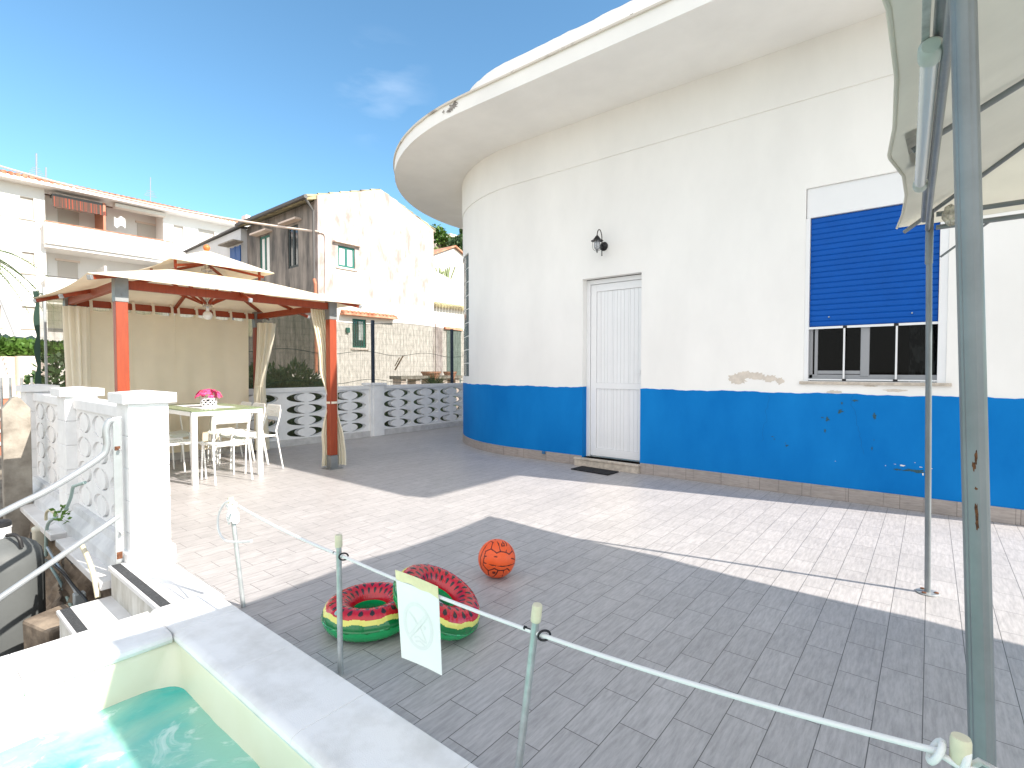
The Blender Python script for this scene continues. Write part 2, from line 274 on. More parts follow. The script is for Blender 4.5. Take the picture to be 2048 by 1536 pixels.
# ------------------------------------------------------------------ mesh builder
class MB:
    def __init__(s): s.v = []; s.f = []; s.mi = []; s.cur = 0
    def add(s, vs, fs):
        o = len(s.v); s.v += [tuple(v) for v in vs]; s.f += [tuple(i + o for i in f) for f in fs]; s.mi += [s.cur] * len(fs); return s
    def box(s, x0, x1, y0, y1, z0, z1, mtx=None):
        vs = [Vector((x, y, z)) for z in (z0, z1) for x, y in ((x0, y0), (x1, y0), (x1, y1), (x0, y1))]
        if mtx: vs = [mtx @ v for v in vs]
        return s.add(vs, [(3, 2, 1, 0), (4, 5, 6, 7), (0, 1, 5, 4), (1, 2, 6, 5), (2, 3, 7, 6), (3, 0, 4, 7)])
    def bar(s, a, b, w, h, up=(0, 0, 1)):
        a, b = Vector(a), Vector(b); d = (b - a); L = d.length; d.normalize(); u = Vector(up)
        sx = d.cross(u)
        if sx.length < 1e-4: sx = d.cross(Vector((1, 0, 0)))
        sx.normalize(); u = sx.cross(d)
        m = Matrix((sx, d, u)).transposed().to_4x4(); m.translation = a
        return s.box(-w / 2, w / 2, 0, L, -h / 2, h / 2, m)
    def tube(s, pts, r, n=10, cap=True):
        pts = [Vector(p) for p in pts]; rs = r if isinstance(r, (list, tuple)) else [r] * len(pts)
        t0 = (pts[1] - pts[0]).normalized(); u = t0.cross(Vector((0, 0, 1)))
        if u.length < 1e-3: u = Vector((1, 0, 0))
        u.normalize(); vs = []
        for i, p in enumerate(pts):
            t = ((pts[min(i + 1, len(pts) - 1)] - pts[max(i - 1, 0)])).normalized()
            u = (u - t * u.dot(t)).normalized(); v = t.cross(u)
            for k in range(n):
                a = 2 * PI * k / n; vs.append(p + (u * math.cos(a) + v * math.sin(a)) * rs[i])
        fs = [(i * n + k, i * n + (k + 1) % n, (i + 1) * n + (k + 1) % n, (i + 1) * n + k) for i in range(len(pts) - 1) for k in range(n)]
        if cap: fs += [tuple(range(n))[::-1], tuple((len(pts) - 1) * n + k for k in range(n))]
        return s.add(vs, fs)
    def lathe(s, c, prof, n=24, axis=None, arc=2 * PI):
        vs = []; c = Vector(c); q = Vector((0, 0, 1)).rotation_difference(Vector(axis)) if axis else Quaternion()
        for r, z in prof:
            for k in range(n):
                a = arc * k / n; vs.append(c + q @ Vector((r * math.cos(a), r * math.sin(a), z)))
        fs = [(i * n + k, i * n + (k + 1) % n, (i + 1) * n + (k + 1) % n, (i + 1) * n + k) for i in range(len(prof) - 1) for k in range(n)]
        fs += [tuple(range(n))[::-1], tuple((len(prof) - 1) * n + k for k in range(n))]
        return s.add(vs, fs)
    def sphere(s, c, r, n=16, sc=(1, 1, 1)):
        prof = [(max(1e-4, r * math.sin(PI * i / n)), -r * math.cos(PI * i / n)) for i in range(n + 1)]
        o = len(s.v); s.lathe((0, 0, 0), prof, n * 2)
        for i in range(o, len(s.v)):
            v = s.v[i]; s.v[i] = (c[0] + v[0] * sc[0], c[1] + v[1] * sc[1], c[2] + v[2] * sc[2])
        return s
    def plate(s, outer, holes, t, fn):
        """flat plate with holes; fn(u,v,w) maps plate coords to the world, w in 0..t"""
        loops = [outer] + holes
        tess = tessellate_polygon([[Vector((p[0], p[1], 0)) for p in l] for l in loops])
        flat = [p for l in loops for p in l]; n = len(flat)
        vs = [fn(p[0], p[1], 0) for p in flat] + [fn(p[0], p[1], t) for p in flat]
        fs = [tuple(x) for x in tess] + [tuple(i + n for i in reversed(x)) for x in tess]
        o = 0
        for l in loops:
            k = len(l); fs += [(o + i, o + (i + 1) % k, o + (i + 1) % k + n, o + i + n) for i in range(k)]; o += k
        return s.add(vs, fs)
    def grid(s, nu, nv, fn, skip=None):
        vs = [fn(i / nu, j / nv) for j in range(nv + 1) for i in range(nu + 1)]
        fs = [(j * (nu + 1) + i, j * (nu + 1) + i + 1, (j + 1) * (nu + 1) + i + 1, (j + 1) * (nu + 1) + i) for j in range(nv) for i in range(nu) if not (skip and skip(i, j))]
        return s.add(vs, fs)
    def build(s, name, m, parent=None, smooth=False, bevel=0, seg=2, solid=0, angle=35):
        me = bpy.data.meshes.new(name); me.from_pydata(s.v, [], s.f)
        ms = m if isinstance(m, (list, tuple)) else [m]
        for x in ms: me.materials.append(x)
        if len(ms) > 1: me.polygons.foreach_set('material_index', s.mi)
        bm = bmesh.new(); bm.from_mesh(me)
        if solid == 0: bmesh.ops.recalc_face_normals(bm, faces=bm.faces)
        if solid:
            bmesh.ops.recalc_face_normals(bm, faces=bm.faces)
            bmesh.ops.solidify(bm, geom=bm.faces[:], thickness=solid)
        bm.to_mesh(me); bm.free()
        o = bpy.data.objects.new(name, me); COL.objects.link(o)
        if bevel:
            b = o.modifiers.new('bevel', 'BEVEL'); b.width = bevel; b.segments = seg; b.limit_method = 'ANGLE'; b.angle_limit = R_(40)
        if smooth:
            me.polygons.foreach_set('use_smooth', [True] * len(me.polygons))
            try: me.set_sharp_from_angle(angle=R_(angle))
            except Exception: pass
        if parent is not None:
            o.parent = parent; o.matrix_parent_inverse = Matrix.Translation(-Vector(parent.location)) if not parent.rotation_euler[2] else parent.matrix_basis.inverted()
        return o

def tag(o, label=None, cat=None, group=None, kind=None):
    if label: o['label'] = label
    if cat: o['category'] = cat
    if group: o['group'] = group
    if kind: o['kind'] = kind
    return o
def empty(name, loc, label, cat, group=None, rz=0):
    o = bpy.data.objects.new(name, None); COL.objects.link(o); o.location = loc; o.rotation_euler = (0, 0, rz); o.empty_display_size = .1
    return tag(o, label, cat, group)
def copy_tree(o, parent=None):
    c = o.copy(); COL.objects.link(c); c.parent = parent
    if parent is not None: c.matrix_parent_inverse = o.matrix_parent_inverse.copy()
    for ch in list(o.children): copy_tree(ch, c)
    return c
def lerp(a, b, t): return a + (b - a) * t
def V(*a): return Vector(a)
def ellipse(cx, cy, a, b, n=16, a0=0, a1=2 * PI):
    return [(cx + a * math.cos(lerp(a0, a1, i / n)), cy + b * math.sin(lerp(a0, a1, i / n))) for i in range(n)]
def smoothpts(pts, n=8):
    pts = [Vector(p) for p in pts]; out = []
    P = [pts[0]] + pts + [pts[-1]]
    for i in range(1, len(P) - 2):
        for k in range(n):
            t = k / n; a, b, c, d = P[i - 1], P[i], P[i + 1], P[i + 2]
            out.append(.5 * ((2 * b) + (c - a) * t + (2 * a - 5 * b + 4 * c - d) * t * t + (3 * b - a - 3 * c + d) * t ** 3))
    return out + [pts[-1]]

# ------------------------------------------------------------------ SETTING
g = MB(); g.box(-900, 600, -500, 900, -1.6, -1.25); tag(g.build('ground', M['earth']), kind='structure', label='bare earth ground around the terrace and houses')
g = MB(); g.box(-80, -7.85, -6, 60, -1.24, -.45)
g.box(-7.84, -6.35, -6, .72, -1.24, -.5); tag(g.build('earth_bank', M['earth']), kind='structure', label='dry earth bank outside the white balustrade')
# terrace: tile sheet with the pool and the stair cut out
g = MB()
Z = 0.0
# slab body below, tile face on top
g.box(-7.65, 6, 1.10, 12, -1.2, 0)
g.box(1.25, 6, -4, 1.03, -1.2, 0); g.box(-2.776, 6, 1.03, 1.10, -1.2, 0)
tag(g.build('terrace_floor', M['floor']), kind='structure', label='wood-grain grey ceramic tile terrace floor')

# hills far right
def hill(name, pts_x0, x1, y, depth, h0, label):
    m = MB()
    def fn(u, v):
        x = lerp(pts_x0, x1, u); yy = y + v * depth
        hh = h0 * math.sin(min(1, v * 1.4) * PI / 2) * (.55 + .45 * math.sin(u * 3.4 + .5)) + 1.5 * math.sin(u * 23) * v
        return (x, yy, -1.3 + hh)
    m.grid(40, 14, fn); tag(m.build(name, M['leafo'], smooth=True), kind='structure', label=label)
hill('hill', -150, 60, 62, 60, 21, 'scrub covered hillside behind the village houses')

# ------------------------------------------------------------------ HOUSE
house = empty('white_house', (-2, 5.6, 0), 'white rounded-corner house with blue painted base and deep curved eave', 'house')
CXH, CYH, RH = -4.25, 7.76, 2.41
XR, YW = .78, 5.35
def hpath(off, n_arc=48, xr=XR, cx=CXH, cy=CYH, r=RH, step=None):
    """plan outline, starting at front right corner, going left, round the curve, then back"""
    p = [(xr + (off if off else 0), cy - r - off)]
    p.append((cx, cy - r - off))
    for i in range(1, n_arc + 1):
        th = (PI / 2) * i / n_arc; p.append((cx - (r + off) * math.sin(th), cy - (r + off) * math.cos(th)))
    p.append((cx - r - off, 11.5)); p.append((xr + off, 11.5)); return p
def wall_sheet(mb, off, z0, z1, holes=(), arc_holes=()):
    # straight front as plate with rectangular holes
    x0, x1 = CXH, XR + (off if off else 0)
    hs = [[(a, c), (b, c), (b, d), (a, d)] for a, b, c, d in holes]
    loops = [[(x0, z0), (x1, z0), (x1, z1), (x0, z1)]] + hs
    tess = tessellate_polygon([[V(p[0], p[1], 0) for p in l] for l in loops]); flat = [p for l in loops for p in l]
    mb.add([(p[0], YW - off, p[1]) for p in flat], [tuple(t) for t in tess])
    n = 48
    ths = [PI / 2 * i / n for i in range(n + 1)]
    zs = sorted(set([z0, z1] + [z for a in arc_holes for z in (a[2], a[3]) if z0 < z < z1]))
    for i in range(n):
        for j in range(len(zs) - 1):
            tm, zm = (ths[i] + ths[i + 1]) / 2, (zs[j] + zs[j + 1]) / 2
            if any(a[0] < tm < a[1] and a[2] < zm < a[3] for a in arc_holes): continue
            q = []
            for th, z in ((ths[i], zs[j]), (ths[i + 1], zs[j]), (ths[i + 1], zs[j + 1]), (ths[i], zs[j + 1])):
                q.append((CXH - (RH + off) * math.sin(th), CYH - (RH + off) * math.cos(th), z))
            mb.add(q, [(0, 1, 2, 3)])
    xl = CXH - RH - off
    mb.add([(xl, CYH, z0), (xl, 11.5, z0), (xl, 11.5, z1), (xl, CYH, z1)], [(0, 1, 2, 3)])
    mb.add([(x1, YW - off, z0), (x1, 11.5, z0), (x1, 11.5, z1), (x1, YW - off, z1)], [(0, 1, 2, 3)])
DX0, DX1, DZ0, DZ1 = -3.255, -2.5, .10, 2.24
WX0, WX1, WZ0, WZ1 = -.905, .095, 1.055, 2.80
TH0, TH1, GZ0, GZ1 = R_(30), R_(60), 1.05, 2.93
m = MB()
wall_sheet(m, 0, 0, 3.60, [(DX0, DX1, DZ0, DZ1), (WX0, WX1, WZ0, WZ1)], [(TH0, TH1, GZ0, GZ1)])
# moulding step: upper wall proud of the lower by 12 mm
wall_sheet(m, .012, 3.60, 4.13)
pth0, pth1 = hpath(0), hpath(.012)
for i in range(len(pth0) - 1):
    a, b, c, d = pth0[i], pth0[i + 1], pth1[i + 1], pth1[i]
    m.add([(*a, 3.60), (*b, 3.60), (*c, 3.60), (*d, 3.60)], [(0, 1, 2, 3)])
# reveals
DEP = .14
for (x0, x1, z0, z1) in ((DX0, DX1, DZ0, DZ1), (WX0, WX1, WZ0, WZ1)):
    dd = DEP
    for a, b in (((x0, z0), (x0, z1)), ((x0, z1), (x1, z1)), ((x1, z1), (x1, z0)), ((x1, z0), (x0, z0))):
        m.add([(a[0], YW, a[1]), (b[0], YW, b[1]), (b[0], YW + dd, b[1]), (a[0], YW + dd, a[1])], [(0, 1, 2, 3)])
n = 48
for i in range(n):
    t0, t1 = PI / 2 * i / n, PI / 2 * (i + 1) / n
    if TH0 < (t0 + t1) / 2 < TH1:
        for z in (GZ0, GZ1):
            m.add([(CXH - r * math.sin(t), CYH - r * math.cos(t), z) for r, t in ((RH, t0), (RH, t1), (RH - .12, t1), (RH - .12, t0))], [(0, 1, 2, 3)])
for t in (TH0, TH1):
    m.add([(CXH - r * math.sin(t), CYH - r * math.cos(t), z) for r, z in ((RH, GZ0), (RH, GZ1), (RH - .12, GZ1), (RH - .12, GZ0))], [(0, 1, 2, 3)])
m.build('wall', M['white'], house)
# blue painted band, 3 mm of render proud of the wall; upper edge hand-painted
def band_top(x): return .945 + .004 * math.sin(x * 7.3) + .003 * math.sin(x * 23 + 1) + .002 * math.sin(x * 61)
m = MB(); offb = .004
def strip(xa, xb, nn):
    for i in range(nn):
        u, v = lerp(xa, xb, i / nn), lerp(xa, xb, (i + 1) / nn)
        m.add([(u, YW - offb, .10), (v, YW - offb, .10), (v, YW - offb, band_top(v)), (u, YW - offb, band_top(u))], [(0, 1, 2, 3)])
        m.add([(u, YW - offb, band_top(u)), (v, YW - offb, band_top(v)), (v, YW + .001, band_top(v)), (u, YW + .001, band_top(u))], [(0, 1, 2, 3)])
strip(CXH, DX0 + offb, 30)
for i in range(60):
    t0, t1 = PI / 2 * i / 60, PI / 2 * (i + 1) / 60; s0, s1 = -4.25 - t0 * RH, -4.25 - t1 * RH
    r = RH + offb
    P = lambda t, z, r=r: (CXH - r * math.sin(t), CYH - r * math.cos(t), z)
    m.add([P(t0, .10), P(t1, .10), P(t1, band_top(s1)), P(t0, band_top(s0))], [(0, 1, 2, 3)])
    m.add([P(t0, band_top(s0)), P(t1, band_top(s1)), P(t1, band_top(s1), RH - .001), P(t0, band_top(s0), RH - .001)], [(0, 1, 2, 3)])
m2 = m
for x in (DX0 + offb, DX1 - offb):
    if x == DX1 - offb: m2.build('painted_base', M['blue'], house); m = MB(); strip(DX1 - offb, XR + offb, 90)
    m.add([(x, YW - offb, .10), (x, YW + .135, .10), (x, YW + .135, .955), (x, YW - offb, band_top(x))], [(0, 1, 2, 3)])
m.add([(XR + offb, YW - offb, .10), (XR + offb, 11.5, .10), (XR + offb, 11.5, .945), (XR + offb, YW - offb, .945)], [(0, 1, 2, 3)])
m.build('painted_base', M['blue'], house)
# scuffs, chips and patches on the wall (irregular flakes, 1 mm proud)
def flake(mb, cx, cz, w_, h_, seed, y=YW - offb - .0012, jag=.35, n=18):
    rr = random.Random(seed); pts = []
    for i in range(n):
        a = 2 * PI * i / n; k = 1 + rr.uniform(-jag, jag)
        pts.append((cx + w_ * k * math.cos(a), y, cz + h_ * k * math.sin(a)))
    mb.add(pts + [(cx, y, cz)], [(i, (i + 1) % n, n) for i in range(n)])
def flakes(name, m_, par, items, y, jag, n):
    for i, (x, z, w_, h_, sd_) in enumerate(items):
        f_ = MB(); flake(f_, x, z, w_, h_, sd_, y=y - .0002 * (i % 6), jag=jag, n=n); f_.build(name, m_, par)
def wp(px, py): p = gY(px, py, YW); return p.x, p.z
scuff = []
for (px, py, w_, h_, sd_) in ((1710, 801, .016, .006, 1), (1681, 823, .013, .012, 2), (1684, 806, .005, .008, 3), (1655, 838, .011, .012, 4), (1650, 862, .005, .011, 5), (1645, 835, .008, .003, 55),
                              (1749, 832, .008, .020, 6), (1744, 896, .004, .012, 7), (1748, 880, .002, .004, 8), (1545, 873, .009, .003, 9), (1549, 878, .005, .003, 10), (1574, 891, .010, .006, 11), (1571, 886, .004, .003, 12), (1826, 941, .05, .010, 13), (1795, 939, .02, .005, 14)):
    x, z = wp(px, py); scuff.append((x, z, w_ * 1.3, h_ * 1.3, sd_))
flakes('paint_scuff', mat('scuffed_blue', (.012, .055, .085), .8, col2=(.03, .10, .12), vscale=60), house, scuff, YW - offb - .0012, .55, 24)
chip = []
for (px, py, w_, h_, sd_) in ((1805, 931, .020, .006, 21), (1846, 948, .005, .010, 22), (1841, 934, .010, .003, 23), (1830, 925, .004, .002, 24), (1771, 931, .003, .003, 25), (1671, 922, .003, .002, 26), (1863, 937, .006, .003, 27), (1790, 928, .008, .002, 28)):
    x, z = wp(px, py); chip.append((x, z, w_, h_, sd_))
flakes('paint_chip', mat('bare_white_chip', (.72, .72, .70), .9), house, chip, YW - offb - .0028, .35, 18)
patch = []
rr = random.Random(5)
for (px, py, w_, h_) in ((1475, 758, .085, .055), (1510, 752, .09, .035), (1540, 757, .07, .032), (1560, 762, .035, .03), (1490, 748, .05, .03)):
    x, z = wp(px, py); patch.append((x, z, w_, h_, px))
for (px, py, w_, h_) in ((1668, 784, .055, .013), (1790, 781, .075, .012), (1740, 772, .05, .006)):
    x, z = wp(px, py); patch.append((x, z, w_, h_, px))
flakes('plaster_patch', mat('bare_cream_plaster', (.62, .56, .49), .9, var=.1, vscale=20), house, patch, YW - .0012, .24, 34)
crk = mat('hairline_crack', (.42, .39, .34), .95)
for k, (x0, z0, L_, dr) in enumerate(((-1.2, .92, .45, -1), (-.52, .93, .5, 1))):
    rr = random.Random(k + 90); m = MB(); pts_ = [(x0, z0)]
    for i in range(26): pts_.append((pts_[-1][0] + rr.uniform(-.012, .016) * dr, pts_[-1][1] - L_ / 26))
    yy = YW - .0009 if z0 > 1 else YW - offb - .0009
    if x0 > CXH:
        m.add([(x + d_, yy, z) for x, z in pts_ for d_ in (-.0007, .0007)], [(2 * i, 2 * i + 1, 2 * i + 3, 2 * i + 2) for i in range(26)])
        m.build('hairline_crack', crk if z0 > 1 else mat('blue_crack', (.0, .07, .22), .9), house)
# skirting tiles: real pieces with gaps, following the wall
m = MB()
def skirt_seg(a, b, oa):
    a, b = Vector((*a, 0)), Vector((*b, 0)); d = (b - a).normalized(); nrm = Vector((d.y, -d.x, 0)) * -1
    m.add([a + V(0, 0, 0), b, b + nrm * .013, a + nrm * .013, a + V(0, 0, .118), b + V(0, 0, .118), b + nrm * .013 + V(0, 0, .118), a + nrm * .013 + V(0, 0, .118)],
          [(0, 1, 2, 3), (4, 5, 6, 7), (0, 1, 5, 4), (1, 2, 6, 5), (2, 3, 7, 6), (3, 0, 4, 7)])
x = XR
while x > DX1 + .01:
    xe = max(DX1 + .002, x - .268); m.box(xe + .0015, x, YW - .013, YW - .0005, .0, .118); x = xe
m.build('skirting', M['skirt'], house); m = MB()
x = DX0 - .002
while x > CXH:
    xe = max(CXH, x - .268); m.box(xe + .0015, x, YW - .013, YW - .0005, .0, .118); x = xe
na = 15
for i in range(na):
    t0, t1 = PI / 2 * i / na + .0008, PI / 2 * (i + 1) / na - .0008
    for k in range(3):
        ta, tb = lerp(t0, t1, k / 3), lerp(t0, t1, (k + 1) / 3)
        q = []
        for z in (0, .118):
            for (r, t) in ((RH + .0005, ta), (RH + .0005, tb), (RH + .013, tb), (RH + .013, ta)):
                q.append((CXH - r * math.sin(t), CYH - r * math.cos(t), z))
        m.add(q, [(0, 1, 2, 3), (4, 5, 6, 7), (0, 1, 5, 4), (1, 2, 6, 5), (2, 3, 7, 6), (3, 0, 4, 7)])
m.build('skirting', M['skirt'], house)
# doorstep
m = MB(); m.box(DX0 - .08, DX1 + .0, YW - .05, YW + DEP, .0, .075); m.box(DX0 - .085, DX1 + .004, YW - .062, YW + DEP, .078, .10)
m.build('doorstep', M['stone'], house, bevel=.003)
# eave slab: deck path offset from the wall
EO = 1.06; EZ0, EZ1 = 4.12, 4.29
m = MB(); pe = hpath(EO, 64)
N = len(pe)
c0 = [(*p, EZ0) for p in pe]; c1 = [(*p, EZ1) for p in pe]
m.add(c0 + c1, [tuple(range(N))[::-1], tuple(range(N, 2 * N))] + [(i, (i + 1) % N, (i + 1) % N + N, i + N) for i in range(N)])
eave = m.build('eave_slab', M['eave'], house)
# thin dirty drip edge
m = MB(); pe2 = hpath(EO + .022, 64); pe3 = hpath(EO - .3, 64)
vs = [(*p, EZ1 - .018 + .004 * math.sin(i * 1.7)) for i, p in enumerate(pe2)] + [(*p, EZ1 + .006) for p in pe2] + [(*p, EZ1 + .006) for p in pe3] + [(*p, EZ1 - .018 + .004 * math.sin(i * 1.7)) for i, p in enumerate(hpath(EO - .002, 64))]
m.add(vs, [(i, (i + 1) % N, (i + 1) % N + N, i + N) for i in range(N)] + [(i + N, (i + 1) % N + N, (i + 1) % N + 2 * N, i + 2 * N) for i in range(N)] + [(i, (i + 1) % N, (i + 1) % N + 3 * N, i + 3 * N) for i in range(N)])
m.build('drip_edge', mat('grimy_edge', (.66, .62, .55), .9, col2=(.16, .13, .10), vscale=3.2, ramp=(.58, .72), bump=.4, detail=9), eave)
st = []
for (px, py, w_, h_, sd_) in ((905, 213, .05, .022, 31), (888, 218, .02, .012, 32), (1200, 60, .02, .006, 33), (1262, 30, .02, .006, 34), (1027, 142, .010, .010, 35), (1100, 108, .02, .005, 37)):
    p = gY(px, py, YW - EO); 
    if p.x > CXH: st.append((p.x, p.z, w_, h_, sd_))
p = gY(906, 213, YW - EO)
for k, (dx, dz, w_, h_) in enumerate(((0, 0, .07, .035), (-.06, -.03, .04, .02), (.03, .03, .04, .02), (-.16, -.01, .02, .015))):
    st.append((p.x + dx, p.z + dz, w_, h_, 40 + k))
flakes('fascia_stain', mat('exposed_grey_render', (.26, .24, .22), .95, var=.4, vscale=50), eave, st, YW - EO - .0015, .5, 22)
# upper parapet
m = MB(); Rp, cxp, cyp = 2.3, -4.6, 7.9
pp = [(1.2, cyp - Rp), (cxp, cyp - Rp)] + [(cxp - Rp * math.sin(PI / 2 * i / 40), cyp - Rp * math.cos(PI / 2 * i / 40)) for i in range(1, 41)] + [(cxp - Rp, 11.5), (1.2, 11.5)]
N2 = len(pp)
rr = random.Random(3)
pp2 = []
for i in range(N2 - 1):
    a, b = pp[i], pp[i + 1]; seg = max(1, int(math.hypot(b[0] - a[0], b[1] - a[1]) / .12))
    if i > 45: seg = 1
    for k in range(seg): pp2.append((lerp(a[0], b[0], k / seg), lerp(a[1], b[1], k / seg)))
pp2.append(pp[-1]); N2 = len(pp2)
m.add([(*p, EZ1) for p in pp2] + [(*p, 5.43 + rr.uniform(-.008, .008)) for p in pp2], [(i, (i + 1) % N2, (i + 1) % N2 + N2, i + N2) for i in range(N2)])
m.build('parapet', M['white'], house)
# door
yd = YW + DEP
m = MB(); fw = .05
m.box(DX0, DX0 + fw, yd - .05, yd + .03, DZ0, DZ1 - .008); m.box(DX0 + fw, DX1, yd - .05, yd + .03, DZ1 - .06, DZ1 - .008)
m.box(DX1 - .02, DX1, yd - .05, yd + .03, DZ0, DZ1 - .06)
door = m.build('door', M['pvc'], house, bevel=.003)
m = MB(); lx0, lx1, lz0, lz1 = DX0 + fw + .004, DX1 - .022, DZ0 + .02, DZ1 - .064
st_ = .075
m.box(lx0, lx0 + st_, yd - .035, yd + .01, lz0, lz1); m.box(lx1 - .02, lx1, yd - .035, yd + .01, lz0, lz1)
for za, zb in ((lz0, lz0 + .09), (.93, 1.00), (lz1 - .085, lz1)): m.box(lx0 + st_, lx1 - .02, yd - .035, yd + .01, za, zb)
leaf = m.build('door_leaf', M['pvc'], door, bevel=.002)
m = MB()
for za, zb in ((lz0 + .09, .93), (1.00, lz1 - .085)):
    x = lx0 + st_ + .002; wds = (.042, .018, .042, .042, .06, .02, .045, .045, .045, .055, .02, .05, .05, .05)
    for w_ in wds:
        xe = min(x + w_ - .0015, lx1 - .022)
        if x < lx1 - .025: m.box(x, xe, yd - .022, yd, za + .001, zb - .001)
        x += w_
m.build('panel_boards', M['pvc'], leaf, bevel=.0012, seg=1)
m = MB(); m.box(lx0, lx1, yd - .005, yd + .005, lz0, lz1); m.build('panel_back', mat('board_gap_shade', (.58, .59, .60), .7), leaf)
m = MB(); m.box(-2.60, -2.535, yd - .06, yd - .045, 1.12, 1.128); m.box(-2.55, -2.54, yd - .06, yd - .03, 1.10, 1.15); m.build('handle', M['pvc'], door)
# gap line above door
m = MB(); m.box(DX0 + .002, DX1, yd - .045, yd + .03, DZ1 - .006, DZ1 - .0015); m.build('head_gap', M['dark'], door)
m = MB(); m.box(DX0 + .03, DX1, yd - .07, yd - .052, DZ0 + .003, DZ0 + .008); m.build('threshold_strip', M['black'], door)
# window
yw = YW + .10
m = MB()
m.box(WX0, WX0 + .035, YW + .006, yw + .03, WZ0, 2.53); win = m.build('window', M['pvc'], house, bevel=.002)
m = MB(); m.box(WX1 - .055, WX1, YW + .006, yw + .03, WZ0, 2.53); m.build('side_frame', M['pvc'], win, bevel=.002)
m = MB(); m.box(WX0 + .004, WX1, YW + .02, yw + .04, 2.534, WZ1); m.build('shutter_box', M['pvc'], win, bevel=.004)
m = MB(); SX0, SX1 = WX0 + .038, WX1 - .058; nz_ = 20
za, zb = 1.548, 2.53
for i in range(nz_):
    z0 = lerp(za, zb, i / nz_); z1 = lerp(za, zb, (i + 1) / nz_) - .002
    prof = [(0, z0), (-.006, lerp(z0, z1, .12)), (-.008, lerp(z0, z1, .5)), (-.006, lerp(z0, z1, .88)), (0, z1)]
    yb = YW + .045
    vs = [(x, yb + p[0], p[1]) for x in (SX0, SX1) for p in prof]
    m.add(vs, [(k, k + 1, k + 6, k + 5) for k in range(4)])
    m.box(SX0, SX1, yb, yb + .004, z0, z1 + .0025)
sh = m.build('roller_shutter', M['shutter'], win, smooth=True)
m = MB()
for px, py in ((1658, 634), (1824, 626)):
    p = gY(px, py, YW + .035); m.lathe((p.x, YW + .04, p.z), [(.006, 0), (.006, .02), (.0035, .022)], 10, axis=(0, -1, 0))
m.build('shutter_stop', M['galvpole'], sh)
# sliding sashes under the shutter: white thin outer rails, grey inner frame
m = MB(); y0 = YW + .012
xa, xb = WX0 + .034, WX1 - .055
for x0_, x1_ in ((xa, -.600), (-.588, -.245), (-.222, xb)):
    m.box(x0_, x1_, y0, y0 + .012, 1.525, 1.545); m.box(x0_, x1_, y0, y0 + .012, 1.062, 1.075)
for x_ in (-.602, -.232): m.box(x_, x_ + .014, y0, y0 + .012, 1.075, 1.525)
m.build('screen_rail', M['pvc'], win, bevel=.001)
m = MB()
for x_ in (-.594, -.231):
    for z_ in (1.524, 1.058): m.box(x_ - .012, x_ + .018, y0 - .002, y0 + .010, z_, z_ + .02)
m.build('rail_corner', M['black'], win)
m = MB(); y1 = YW + .055
m.box(xa + .002, xa + .03, y1, y1 + .03, 1.08, 1.54); m.box(xa, xb, y1, y1 + .03, 1.06, 1.115)
for x_ in (-.445,): m.box(x_ - .032, x_ + .032, y1 - .006, y1 + .03, 1.10, 1.54)
m.box(xa + .045, xa + .07, y1 - .006, y1 + .03, 1.10, 1.54); m.box(xa + .07, -.478, y1 - .004, y1 + .028, 1.12, 1.15)
m.build('sash_frame', M['alu'], win, bevel=.002)
m = MB(); m.box(xa, xb, y1 + .012, y1 + .016, 1.09, 1.56); m.build('pane', glass('window_pane', (.35, .36, .36), .02, ior=1.22), win)
m = MB()
m.grid(24, 1, lambda u, v: (lerp(-.145, .03, u), YW + .17 + .012 * math.sin(u * 22), lerp(1.0, 1.9, v)))
m.build('patterned_curtain', mat('ikat_curtain', (.08, .12, .16), .9, col2=(.75, .80, .82), vscale=9, ramp=(.45, .55), stretch=(1.6, 1, .8)), win)
m = MB(); m.box(WX0 - .3, WX1 + .3, YW + .9, YW + .92, .1, 3.4); m.box(WX0 - .3, WX1 + .3, YW + .15, YW + .9, .8, .82); m.build('dark_room_backing', M['dark'], win)  # near-black colour stands in for the dim room behind the pane
m = MB(); m.box(WX0 - .03, WX1 + .035, YW - .022, YW + .1, WZ0 - .028, WZ0 - .003); m.build('sill', M['stone'], win, bevel=.003)
# glass blocks in the curved part
gbw = empty('glass_block_window', (CXH - RH * .7, CYH - RH * .7, 1.05), None, None); gbw.parent = house; gbw.matrix_parent_inverse = Matrix.Translation(-house.location)
m = MB(); m2 = MB()
na, nzb = 6, 9
for i in range(na):
    for j in range(nzb):
        t0, t1 = lerp(TH0, TH1, i / na) + .003, lerp(TH0, TH1, (i + 1) / na) - .003
        z0, z1 = lerp(GZ0, GZ1, j / nzb) + .007, lerp(GZ0, GZ1, (j + 1) / nzb) - .007
        q = [(CXH - r * math.sin(t), CYH - r * math.cos(t), z) for z in (z0, z1) for r, t in ((RH - .012, t0), (RH - .012, t1), (RH - .08, t1), (RH - .08, t0))]
        m.add(q, [(0, 1, 2, 3), (4, 5, 6, 7), (0, 1, 5, 4), (1, 2, 6, 5), (2, 3, 7, 6), (3, 0, 4, 7)])
for j in range(nzb + 1):
    z = lerp(GZ0, GZ1, j / nzb)
    for i in range(12):
        t0, t1 = lerp(TH0, TH1, i / 12), lerp(TH0, TH1, (i + 1) / 12)
        q = [(CXH - r * math.sin(t), CYH - r * math.cos(t), zz) for zz in (z - .006, z + .006) for r, t in ((RH - .02, t0), (RH - .02, t1), (RH - .07, t1), (RH - .07, t0))]
        m2.add(q, [(0, 1, 2, 3), (4, 5, 6, 7), (0, 1, 5, 4), (1, 2, 6, 5), (2, 3, 7, 6), (3, 0, 4, 7)])
